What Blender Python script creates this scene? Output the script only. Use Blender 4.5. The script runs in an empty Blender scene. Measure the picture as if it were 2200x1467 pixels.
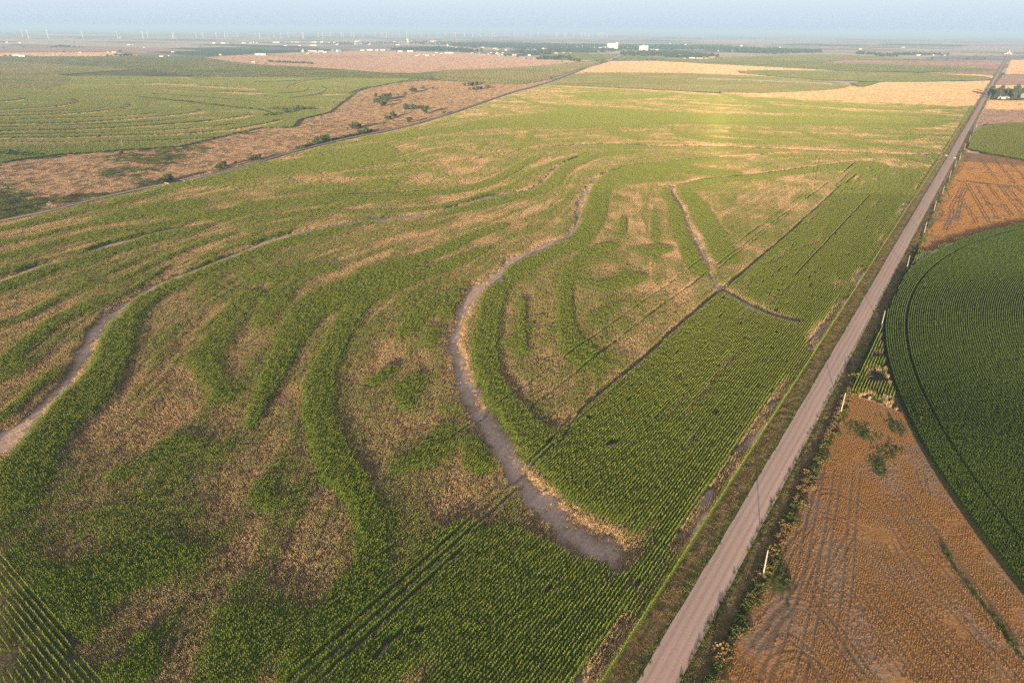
import bpy, math, random
import numpy as np
from mathutils import Matrix, Vector

random.seed(7)
rng = np.random.default_rng(11)
R = math.radians
scene = bpy.context.scene

# ---------------------------------------------------------------- camera
H = 118.0                       # drone height above the plain, metres
F = 1467.0                      # focal length in pixels of the 2200 wide photo
CX, CY = 1100.0, 733.5
PITCH, ROLL = R(24.5), R(0.4)
SUN_EL, SUN_AZ = R(7.0), R(16.0)      # shadows run 16 degrees to the right of the view

cam_data = bpy.data.cameras.new("camera")
cam_data.sensor_width = 36.0
cam_data.lens = 36.0 * F / 2200.0
cam_data.clip_start = 1.0
cam_data.clip_end = 200000.0
cam = bpy.data.objects.new("camera", cam_data)
scene.collection.objects.link(cam)
_r = Vector((1, 0, 0)); _u = Vector((0, math.sin(PITCH), math.cos(PITCH))); _b = Vector((0, -math.cos(PITCH), math.sin(PITCH)))
_right = _r * math.cos(ROLL) + _u * math.sin(ROLL)
_up = _u * math.cos(ROLL) - _r * math.sin(ROLL)
cam.matrix_world = Matrix(((_right.x, _up.x, _b.x, 0), (_right.y, _up.y, _b.y, 0), (_right.z, _up.z, _b.z, H), (0, 0, 0, 1)))
scene.camera = cam

# ---------------------------------------------------------------- sky and sun
world = bpy.data.worlds.new("World")
scene.world = world
world.use_nodes = True
wn = world.node_tree.nodes; wl = world.node_tree.links
wn.clear()
wo = wn.new("ShaderNodeOutputWorld"); bg = wn.new("ShaderNodeBackground")
sky = wn.new("ShaderNodeTexSky")
sky.sky_type = 'NISHITA'
sky.sun_disc = False
sky.sun_elevation = SUN_EL
# the sun stands behind the camera: direction towards it is (-sin az, -cos az)
sky.sun_rotation = math.pi + SUN_AZ
sky.air_density = 1.0
sky.dust_density = 1.0
sky.ozone_density = 2.0
bg.inputs["Strength"].default_value = 0.11
hsv = wn.new("ShaderNodeHueSaturation"); hsv.inputs["Saturation"].default_value = 0.35
wl.new(sky.outputs[0], hsv.inputs["Color"])
# low, hazy air opposite the sun: blue at the horizon, paling upwards into the sky texture
geo = wn.new("ShaderNodeTexCoord"); sep = wn.new("ShaderNodeSeparateXYZ"); wl.new(geo.outputs["Generated"], sep.inputs[0])
band = wn.new("ShaderNodeValToRGB"); wl.new(sep.outputs["Z"], band.inputs[0])
band.color_ramp.elements[0].position = 0.0; band.color_ramp.elements[0].color = (2.05, 2.50, 3.05, 1)
band.color_ramp.elements[1].position = 0.045; band.color_ramp.elements[1].color = (2.85, 3.15, 3.5, 1)
fade = wn.new("ShaderNodeMapRange"); wl.new(sep.outputs["Z"], fade.inputs[0])
for _i, _v in enumerate((0.08, 0.40, 0.0, 1.0)): fade.inputs[_i + 1].default_value = _v
skymix = wn.new("ShaderNodeMix"); skymix.data_type = 'RGBA'
wl.new(fade.outputs[0], skymix.inputs[0]); wl.new(band.outputs[0], skymix.inputs[6]); wl.new(hsv.outputs[0], skymix.inputs[7])
wl.new(skymix.outputs[2], bg.inputs["Color"])
wl.new(bg.outputs[0], wo.inputs["Surface"])

sun_data = bpy.data.lights.new("sun", 'SUN')
sun_data.energy = 5.0
sun_data.angle = R(0.6)
sun_data.color = (1.0, 0.78, 0.50)
sun = bpy.data.objects.new("sun", sun_data)
scene.collection.objects.link(sun)
sun.rotation_euler = Vector((math.sin(SUN_AZ) * math.cos(SUN_EL), math.cos(SUN_AZ) * math.cos(SUN_EL), -math.sin(SUN_EL))).to_track_quat('-Z', 'Y').to_euler()

scene.view_settings.view_transform = 'Standard'
scene.view_settings.look = 'None'
scene.view_settings.gamma = 1.0
scene.view_settings.exposure = 1.3
scene.render.engine = 'CYCLES'
scene.cycles.max_bounces = 4
scene.cycles.diffuse_bounces = 2
scene.cycles.glossy_bounces = 1
scene.cycles.transmission_bounces = 2
scene.cycles.volume_bounces = 0
scene.cycles.use_denoising = False
scene.cycles.denoiser = 'OPENIMAGEDENOISE'
scene.cycles.sample_clamp_indirect = 4.0
HAZE_DENSITY = 1.05e-4
HAZE_COLOR = (0.50, 0.72, 1.0, 1)

# ---------------------------------------------------------------- helpers
def at(px, py, h=None):
    """ground point (metres) seen at a point of the photo, h the camera height above that level"""
    px = np.asarray(px, float); py = np.asarray(py, float)
    u = px - CX; v = CY - py
    c, s = math.cos(ROLL), math.sin(ROLL)
    u, v = u * c - v * s, u * s + v * c
    down = -v * math.cos(PITCH) + F * math.sin(PITCH)
    fwd = F * math.cos(PITCH) + v * math.sin(PITCH)
    t = (h or H) / np.maximum(down, 1e-3)
    return u * t, fwd * t

def pxm(px, py):
    """photo pixels per metre for things standing on the ground there"""
    X, Y = at(px, py)
    return F / float(Y * math.cos(PITCH) + H * math.sin(PITCH))

def vnoise(x, y, seed=0):
    xi = np.floor(x).astype(np.int64); yi = np.floor(y).astype(np.int64)
    fx = x - xi; fy = y - yi
    fx = fx * fx * (3 - 2 * fx); fy = fy * fy * (3 - 2 * fy)
    def hsh(a, b):
        n = (a * 374761393 + b * 668265263 + seed * 974634777) & 0xffffffff
        n = ((n ^ (n >> 13)) * 1274126177) & 0xffffffff
        n = n ^ (n >> 16)
        return n.astype(float) / 4294967295.0
    a = hsh(xi, yi); b = hsh(xi + 1, yi); c = hsh(xi, yi + 1); d = hsh(xi + 1, yi + 1)
    return (a * (1 - fx) + b * fx) * (1 - fy) + (c * (1 - fx) + d * fx) * fy

def fbm(x, y, seed=0, octaves=3):
    s = 0; amp = 1; tot = 0
    for k in range(octaves):
        s = s + amp * vnoise(x * 2 ** k + 17.3 * k, y * 2 ** k - 9.1 * k, seed + k); tot += amp; amp *= .55
    return s / tot

def sstep(a, b, x):
    t = np.clip((x - a) / (b - a), 0, 1)
    return t * t * (3 - 2 * t)

def inside(poly, X, Y):
    """points inside a ground polygon"""
    res = np.zeros(X.shape, bool)
    px = [p[0] for p in poly]; py = [p[1] for p in poly]
    sel = (X >= min(px)) & (X <= max(px)) & (Y >= min(py)) & (Y <= max(py))
    if not sel.any():
        return res
    xs = X[sel]; ys = Y[sel]; r = np.zeros(xs.shape, bool)
    n = len(poly)
    for i in range(n):
        x0, y0 = poly[i]; x1, y1 = poly[(i + 1) % n]
        if y0 == y1: continue
        c = ((y0 > ys) != (y1 > ys)) & (xs < (x1 - x0) * (ys - y0) / (y1 - y0) + x0)
        r ^= c
    res[sel] = r
    return res

def gp(pts):
    """photo polygon -> ground polygon, long edges split so they follow the perspective"""
    return [tuple(float(q) for q in at(x, y)) for x, y in pts]

def smooth(pts, n=5):
    P = np.array(pts, float)
    if len(P) < 3: n = 8
    Q = np.vstack([2 * P[0] - P[1], P, 2 * P[-1] - P[-2]])
    out = []
    for i in range(1, len(Q) - 2):
        for k in range(n):
            t = k / n
            a, b, c, d = Q[i - 1], Q[i], Q[i + 1], Q[i + 2]
            out.append(.5 * ((2 * b) + (c - a) * t + (2 * a - 5 * b + 4 * c - d) * t * t + (3 * b - a - 3 * c + d) * t ** 3))
    out.append(Q[-2])
    return np.array(out)

class Strip:
    """a band on the ground traced as (x, y, width) along its centre line; widths are read across the band in the photo"""
    def __init__(self, pts, least=.3):
        P = smooth(pts)
        P[:, 2] = np.maximum(P[:, 2], .6)
        t = np.gradient(P[:, :2], axis=0); t /= np.maximum(np.hypot(t[:, 0], t[:, 1]), 1e-6)[:, None]
        n = np.c_[-t[:, 1], t[:, 0]]
        a = P[:, :2] + n * P[:, 2:] / 2; b = P[:, :2] - n * P[:, 2:] / 2
        self.cx, self.cy = at(P[:, 0], P[:, 1])
        ax, ay = at(a[:, 0], a[:, 1]); bx, by = at(b[:, 0], b[:, 1])
        gx = np.gradient(self.cx); gy = np.gradient(self.cy); gl = np.maximum(np.hypot(gx, gy), 1e-6)
        # half width measured square to the band on the ground
        self.hw = np.maximum(np.abs((ax - bx) * -gy / gl + (ay - by) * gx / gl) / 2, least)
        m = self.hw.max() * 2.2 + 3
        self.box = (self.cx.min() - m, self.cx.max() + m, self.cy.min() - m, self.cy.max() + m)

    def weight(self, X, Y, wob=None, soft=.35):
        """1 inside, fading to 0 outside; wob = ragged-edge noise in -1..1"""
        out = np.zeros(X.shape)
        sel = (X > self.box[0]) & (X < self.box[1]) & (Y > self.box[2]) & (Y < self.box[3])
        if not sel.any():
            return out
        x = X[sel]; y = Y[sel]
        best = np.full(x.shape, 9.0)
        for i in range(len(self.cx) - 1):
            x0, y0, x1, y1 = self.cx[i], self.cy[i], self.cx[i + 1], self.cy[i + 1]
            dx, dy = x1 - x0, y1 - y0; L = dx * dx + dy * dy + 1e-9
            h = max(self.hw[i], self.hw[i + 1]) * 2 + 2
            m = (x > min(x0, x1) - h) & (x < max(x0, x1) + h) & (y > min(y0, y1) - h) & (y < max(y0, y1) + h)
            if not m.any(): continue
            t = np.clip(((x[m] - x0) * dx + (y[m] - y0) * dy) / L, 0, 1)
            d = np.hypot(x[m] - x0 - t * dx, y[m] - y0 - t * dy)
            w = self.hw[i] + (self.hw[i + 1] - self.hw[i]) * t
            best[m] = np.minimum(best[m], d / w)
        if wob is not None: best = best + wob[sel] * .45
        out[sel] = 1 - sstep(1 - soft, 1 + soft, best)
        return out

def mesh_from(name, V, Fc, mats=(), smooth_shade=False):
    me = bpy.data.meshes.new(name)
    V = np.asarray(V, np.float32).reshape(-1, 3)
    me.from_pydata(V.tolist(), [], [tuple(f) for f in Fc]) if not isinstance(Fc, np.ndarray) else fast_quads(me, V, Fc)
    for m in mats: me.materials.append(m)
    me.update()
    return me

def fast_quads(me, V, Q):
    n = Q.shape[1]
    me.vertices.add(len(V)); me.vertices.foreach_set("co", np.ascontiguousarray(V, np.float32).ravel())
    me.loops.add(Q.size); me.loops.foreach_set("vertex_index", np.ascontiguousarray(Q, np.int32).ravel())
    me.polygons.add(len(Q)); me.polygons.foreach_set("loop_start", np.arange(0, Q.size, n, dtype=np.int32))
    me.update(calc_edges=True)

def link(name, me, parent=None, loc=(0, 0, 0), rotz=0.0, coll=None):
    o = bpy.data.objects.new(name, me)
    (coll or scene.collection).objects.link(o)
    o.location = loc; o.rotation_euler = (0, 0, rotz)
    if parent: o.parent = parent
    return o

def tag(o, label=None, category=None, group=None, kind=None):
    if label: o["label"] = label
    if category: o["category"] = category
    if group: o["group"] = group
    if kind: o["kind"] = kind
    return o

class MB:
    """collects plain shapes into one mesh"""
    def __init__(self): self.v = []; self.f = []
    def add(self, V, Fc):
        b = len(self.v); self.v += [tuple(p) for p in V]; self.f += [tuple(i + b for i in f) for f in Fc]
    def box(self, x0, x1, y0, y1, z0, z1):
        self.add([(x0, y0, z0), (x1, y0, z0), (x1, y1, z0), (x0, y1, z0), (x0, y0, z1), (x1, y0, z1), (x1, y1, z1), (x0, y1, z1)],
                 [(0, 3, 2, 1), (4, 5, 6, 7), (0, 1, 5, 4), (1, 2, 6, 5), (2, 3, 7, 6), (3, 0, 4, 7)])
    def tube(self, a, b, r0, r1, n=8, cap=True):
        a = Vector(a); b = Vector(b); d = (b - a).normalized()
        u = d.orthogonal().normalized(); w = d.cross(u)
        V = [a + (u * math.cos(t) + w * math.sin(t)) * r0 for t in (2 * math.pi * k / n for k in range(n))]
        V += [b + (u * math.cos(t) + w * math.sin(t)) * r1 for t in (2 * math.pi * k / n for k in range(n))]
        Fc = [(k, (k + 1) % n, n + (k + 1) % n, n + k) for k in range(n)]
        if cap: Fc += [tuple(range(n - 1, -1, -1)), tuple(range(n, 2 * n))]
        self.add(V, Fc)
    def lathe(self, prof, n=16, cx=0, cy=0):
        V = [(cx + r * math.cos(2 * math.pi * k / n), cy + r * math.sin(2 * math.pi * k / n), z) for r, z in prof for k in range(n)]
        Fc = [(i * n + k, i * n + (k + 1) % n, (i + 1) * n + (k + 1) % n, (i + 1) * n + k) for i in range(len(prof) - 1) for k in range(n)]
        Fc += [tuple(range(n - 1, -1, -1)), tuple(range((len(prof) - 1) * n, len(prof) * n))]
        self.add(V, Fc)
    def gable(self, x0, x1, y0, y1, z0, z1, over=.3, t=.18):
        """ridge along x"""
        ym = (y0 + y1) / 2
        a, b = x0 - over, x1 + over; c, d = y0 - over, y1 + over
        self.add([(a, c, z0), (b, c, z0), (b, d, z0), (a, d, z0), (a, ym, z1), (b, ym, z1),
                  (a, c, z0 + t), (b, c, z0 + t), (b, d, z0 + t), (a, d, z0 + t), (a, ym, z1 + t), (b, ym, z1 + t)],
                 [(6, 7, 11, 10), (8, 9, 10, 11), (0, 4, 5, 1), (2, 5, 4, 3), (0, 1, 7, 6), (2, 3, 9, 8), (0, 6, 10, 4), (4, 10, 9, 3), (1, 5, 11, 7), (5, 2, 8, 11)])
    def mesh(self, name, mat):
        return mesh_from(name, self.v, self.f, (mat,))
    def build(self, name, mat, parent=None, loc=(0, 0, 0), rotz=0):
        return link(name, self.mesh(name, mat), parent, loc, rotz)

# ---------------------------------------------------------------- materials
def new_mat(name):
    m = bpy.data.materials.new(name); m.use_nodes = True
    nt = m.node_tree; nt.nodes.clear()
    out = nt.nodes.new("ShaderNodeOutputMaterial"); p = nt.nodes.new("ShaderNodeBsdfPrincipled")
    nt.links.new(p.outputs[0], out.inputs[0])
    p.inputs["Roughness"].default_value = .85
    p.inputs["Specular IOR Level"].default_value = .15
    return m, nt, p

def mixcol(nt, fac, a, b, mode='MIX'):
    n = nt.nodes.new("ShaderNodeMix"); n.data_type = 'RGBA'; n.blend_type = mode
    for i, v in ((0, fac), (6, a), (7, b)):
        if hasattr(v, "is_linked") or isinstance(v, bpy.types.NodeSocket): nt.links.new(v, n.inputs[i])
        elif i == 0: n.inputs[0].default_value = v
        else: n.inputs[i].default_value = (*v, 1) if len(v) == 3 else v
    return n.outputs[2]

def noise_tex(nt, scale, detail=3, vec=None, rough=.55):
    n = nt.nodes.new("ShaderNodeTexNoise"); n.inputs["Scale"].default_value = scale
    n.inputs["Detail"].default_value = detail; n.inputs["Roughness"].default_value = rough
    if vec is not None: nt.links.new(vec, n.inputs["Vector"])
    return n.outputs["Fac"]

def maprange(nt, v, a, b, c, d):
    n = nt.nodes.new("ShaderNodeMapRange")
    nt.links.new(v, n.inputs[0])
    for i, q in enumerate((a, b, c, d)): n.inputs[i + 1].default_value = q
    return n.outputs[0]

def position(nt):
    return nt.nodes.new("ShaderNodeNewGeometry").outputs["Position"]

def attr(nt, name, kind='GEOMETRY'):
    n = nt.nodes.new("ShaderNodeAttribute"); n.attribute_name = name; n.attribute_type = kind
    return n

def plain(name, col, rough=.8, var=.15, scale=.6, metal=0.0):
    """a plain material with grime: colour varies with a noise in object space"""
    m, nt, p = new_mat(name)
    tc = nt.nodes.new("ShaderNodeTexCoord")
    f = noise_tex(nt, scale, 4, tc.outputs["Object"])
    k = maprange(nt, f, .3, .7, 1 - var, 1 + var * .4)
    c = mixcol(nt, 1.0, col, (1, 1, 1), 'MULTIPLY')
    comb = nt.nodes.new("ShaderNodeCombineColor")
    for i in range(3): nt.links.new(k, comb.inputs[i])
    mm = c.node; nt.links.new(comb.outputs[0], mm.inputs[7])
    nt.links.new(c, p.inputs["Base Color"])
    p.inputs["Roughness"].default_value = rough; p.inputs["Metallic"].default_value = metal
    return m

M = dict(
    wood=plain("weathered_wood", (.50, .42, .34), .8, .3, 2),
    white=plain("white_paint", (.66, .65, .63), .6, .12, .2),
    cream=plain("cream_concrete", (.74, .68, .58), .8, .15, .1),
    tan=plain("tan_wall", (.55, .44, .33), .8, .2, .2),
    brick=plain("brick_red", (.36, .15, .10), .85, .2, .3),
    redroof=plain("red_roof", (.38, .07, .06), .6, .2, .3),
    grey=plain("grey_roof", (.30, .30, .31), .7, .25, .3),
    steel=plain("galvanised_steel", (.55, .57, .60), .4, .15, .3, .3),
    blue=plain("blue_steel", (.10, .22, .34), .5, .15, .3),
    dark=plain("dark_paint", (.05, .05, .06), .6, .2, .5),
    turbine=plain("turbine_white", (.60, .61, .63), .5, .05, .05),
    teal=plain("pale_teal_paint", (.42, .66, .68), .4, .1, .1),
    bark=plain("bark", (.09, .07, .05), .95, .3, 2),
    ballast=plain("rail_ballast", (.50, .37, .31), .95, .3, 1.5),
    rail=plain("rail_steel", (.22, .16, .13), .5, .3, 1),
    concrete=plain("concrete", (.55, .52, .48), .9, .2, .8),
)

def leaf_mat(name, dark, light, scale=.7, transl=.25):
    m, nt, p = new_mat(name)
    pos = position(nt)
    f = noise_tex(nt, scale, 3, pos)
    oi = nt.nodes.new("ShaderNodeObjectInfo")
    a = mixcol(nt, maprange(nt, f, .3, .7, 0, 1), dark, light)
    v = maprange(nt, oi.outputs["Random"], 0, 1, .8, 1.2)
    comb = nt.nodes.new("ShaderNodeCombineColor")
    for i in range(3): nt.links.new(v, comb.inputs[i])
    c = mixcol(nt, 1.0, a, comb.outputs[0], 'MULTIPLY')
    nt.links.new(c, p.inputs["Base Color"]); p.inputs["Roughness"].default_value = .7
    return m
M["bank"] = leaf_mat("bank_grass", (.035, .050, .018), (.12, .11, .045), .25)
M["leaf"] = leaf_mat("tree_foliage", (.030, .050, .018), (.075, .105, .032))
M["leaf_olive"] = leaf_mat("olive_foliage", (.050, .060, .022), (.12, .12, .045))
M["leaf_pale"] = leaf_mat("dry_twigs", (.34, .27, .20), (.50, .40, .30))
M["town_leaf"] = leaf_mat("town_foliage", (.022, .045, .022), (.06, .09, .035), .03)
M["weed_green"] = leaf_mat("weed_leaves", (.035, .07, .018), (.10, .16, .035), 1.2)
M["weed_tan"] = leaf_mat("dry_weeds", (.26, .15, .065), (.46, .28, .13), 1.2)

# ---------------------------------------------------------------- the road's own axes
ROAD_AZ = R(34.0)
rx, ry = float(at(1413, 1467)[0]), float(at(1413, 1467)[1])
sa, ca = math.sin(ROAD_AZ), math.cos(ROAD_AZ)
def road_sw(X, Y):
    """s along the road, w to its right"""
    return (X - rx) * sa + (Y - ry) * ca, (X - rx) * ca - (Y - ry) * sa
def road_xy(s, w):
    return rx + s * sa + w * ca, ry + s * ca - w * sa
ROAD_HW = 3.5
ROW = 0.85

# ================================================================ WHAT GROWS WHERE
BARE = [Strip([(a, b, c * 1.22) for a, b, c in p]) for p in [
    [(1461,399,5),(1487,393,4),(1526,387,3.4),(1566,384,3.2),(1633,377,3),(1711,366,3),(1789,356,2.6),(1840,349,2)], [(1319,369,3.5),(1358,358,3),(1423,351,2.6),(1500,343,2.4),(1620,336,2.4),(1711,331,2)],
    [(540,437,2),(618,430,2),(695,424,2),(799,420,2.4),(877,416,2.4),(929,413,2)],
    # long washed-out terrace channels where the soil shows
    [(1300,1190,70),(1250,1165,66),(1215,1130,56),(1165,1085,46),(1110,1020,40),(1060,930,38),(1020,870,36),(990,800,34),(975,745,28),(985,700,24),(1000,660,24),(1030,620,22),(1060,602,20),(1094,566,18),(1140,545,14),(1184,527,12),(1220,509,12),(1239,483,12),(1241,457,12),(1252,426,12),(1267,400,9),(1293,379,6),(1319,369,4)],
    [(1443,402,10),(1449,425,8),(1467,452,9),(1477,480,9),(1493,511,11),(1506,540,10),(1521,568,11),(1531,602,10),(1552,628,12),(1578,643,11),(1612,662,9),(1633,672,7),(1685,690,9),(1706,694,6)],
    [(560,528,8),(505,551,8),(440,577,9),(363,605,11),(316,626,13),(272,655,16),(233,688,22),(202,719,26),(181,765,30),(155,811,22),(111,855,18),(65,905,24),(26,938,30),(-20,975,36)],
    [(560,528,10),(618,509,9),(695,493,8),(773,478,8),(851,470,7),(929,460,7),(980,448,6.5),(1032,431,7),(1100,418,6.5),(1125,415,6),(1158,400,7),(1177,379,6),(1202,358,4.5),(1241,340,3.5)],
    [(-20,612,11),(39,592,10),(91,574,8),(155,559,7),(220,535,8),(285,517,7),(350,500,6),(409,490,5)],
]]
TAN = [Strip(p) for p in [
    [(1310,1180,95),(1215,1125,80),(1165,1080,70),(1110,1015,66),(1060,925,62),(1020,865,60),(990,800,56),(975,745,48),(985,700,44),(1000,660,40),(1030,620,36),(1094,566,28),(1140,545,24),(1184,527,22),(1220,509,24),(1239,483,26),(1241,457,24),(1252,426,20),(1267,400,16),(1293,379,11),(1319,369,8),(1358,358,6),(1423,351,6),(1500,343,5),(1620,336,5),(1711,331,4)],
    [(1461,400,18),(1445,405,24),(1449,425,18),(1467,452,18),(1480,480,20),(1495,511,24),(1508,540,22),(1523,568,26),(1535,602,24),(1556,625,22),(1600,648,18),(1650,674,14),(1706,694,12)],
    [(1445,402,16),(1461,398,12),(1487,393,9),(1526,387,8),(1566,384,8),(1633,377,7),(1711,366,7),(1789,356,7),(1840,349,6),(1892,347,4)],
    [(560,528,16),(505,551,14),(440,577,16),(363,605,18),(316,626,22),(272,655,26),(233,688,34),(202,719,42),(181,765,46),(155,811,36),(111,855,34),(65,905,42),(26,938,48),(-20,975,60)],
    [(560,528,14),(618,509,13),(695,493,12),(773,478,10),(851,470,10),(929,460,10),(980,448,9),(1032,431,8),(1100,418,8),(1125,415,8),(1158,400,12),(1177,379,12),(1202,358,8),(1241,340,5),(1300,334,4)],
    [(-20,612,14),(39,592,14),(91,574,10),(155,559,10),(220,535,10),(285,517,9),(350,500,8),(409,490,7)],
    [(540,437,5),(618,430,5),(695,424,4),(799,420,5),(877,416,5),(929,413,6),(980,404,8),(1032,392,10),(1071,378,11),(1099,361,11),(1125,345,9),(1145,335,6)],
    # dry tongues between the green bands
    [(700,690,60),(721,659,46),(773,620,32),(838,605,26),(903,581,24),(954,558,28),(1019,529,28),(1084,501,28),(1130,470,26),(1150,445,20)],
    [(695,702,56),(675,740,56),(657,767,52),(625,820,46),(605,857,36)],
    [(960,520,60),(900,540,50),(840,520,40),(1000,490,46),(1060,478,34)],
    [(780,530,28),(860,510,40),(700,520,18)],
    [(1319,400,9),(1309,434,15),(1314,465,22),(1306,496,27),(1280,524,28),(1228,550,27),(1184,571,34),(1164,597,44),(1151,641,50),(1164,680,44),(1158,702,44),(1171,779,44),(1175,810,26)],
    [(1094,702,20),(1088,741,22),(1104,792,24),(1117,826,32),(1177,870,34),(1197,904,22)],
    [(1509,413,12),(1581,415,15),(1646,428,26),(1698,434,24),(1757,436,9)],
    [(1560,475,16),(1600,480,22),(1640,484,22)], [(1579,502,20),(1590,518,24)],
    [(1332,392,6),(1358,379,6),(1397,369,6),(1449,357,5),(1490,352,5)],
    [(1490,358,14),(1530,361,26),(1594,361,16)], [(1640,350,12),(1700,348,14),(1760,345,8)],
    [(1350,550,26),(1400,530,24),(1440,505,22)], [(1290,590,44),(1330,565,36),(1380,560,22)],
    [(1400,580,40),(1440,565,40),(1450,545,24)], [(1300,670,50),(1350,640,46),(1400,625,30)],
    [(1270,720,40),(1300,730,44),(1330,700,30)], [(1240,840,50),(1260,820,44)], [(1290,790,28),(1320,785,22)],
    [(1400,470,34),(1430,460,40)],
    [(640,940,40),(606,945,34)], [(719,1064,26),(735,1085,18)], [(661,1143,30),(690,1135,26)], [(709,1286,56),(740,1265,30)],
    [(964,1057,60),(985,1085,44)], [(868,1197,50),(900,1180,34)], [(830,900,130),(860,860,120),(800,930,60)],
    [(414,1057,40),(340,1100,40),(255,1134,36),(190,1190,40)], [(541,1223,70),(570,1260,50),(480,1290,50),(366,1350,60)],
    [(80,1215,40),(140,1200,40)], [(300,930,60),(220,960,50)], [(300,730,50),(340,720,40)],
    [(560,395,20),(640,388,24),(760,380,18)], [(900,385,36),(980,370,34),(1050,350,26)], [(880,358,18),(960,345,14),(1040,340,8)],
    [(330,440,12),(420,418,18),(490,402,14)], [(760,404,8),(820,402,8)],
    [(800,362,5),(840,358,7),(870,362,5)], [(520,352,4),(600,348,6),(660,338,4)],
    [(1100,215,30),(1160,208,36),(1230,200,22)], [(1090,240,20),(1150,228,18),(1190,226,8)], [(1080,250,20),(1140,240,12)],
    [(980,255,14),(1040,240,18),(1080,230,12)], [(900,285,10),(980,270,6)], [(720,320,7),(800,308,7),(900,294,5)],
    [(1121,288,9),(1108,302,11),(1116,311,6)], [(1121,287,9),(1139,280,5)],
    [(1286,279,3),(1296,286,4),(1335,300,7),(1368,307,7)], [(1441,272,4),(1424,277,7),(1421,283,8),(1441,291,5),(1474,296,4)],
    [(1602,275,4),(1548,279,7),(1563,287,5),(1614,297,5)], [(1640,286,5),(1704,287,7),(1740,283,4)],
    [(1195,271,4),(1309,265,5),(1418,264,4)], [(1233,218,3),(1309,228,3),(1462,237,4),(1640,249,3),(1793,251,3),(1971,256,3)],
    [(1480,200,3),(1460,208,4),(1425,219,4)],
    [(1230,312,8),(1320,307,8),(1420,310,8),(1560,312,8),(1700,320,8),(1900,330,7)],
    [(1990,290,34),(1970,310,24)], [(1420,330,6),(1560,330,5)], [(1780,290,12),(1860,292,10)],
]]
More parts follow.
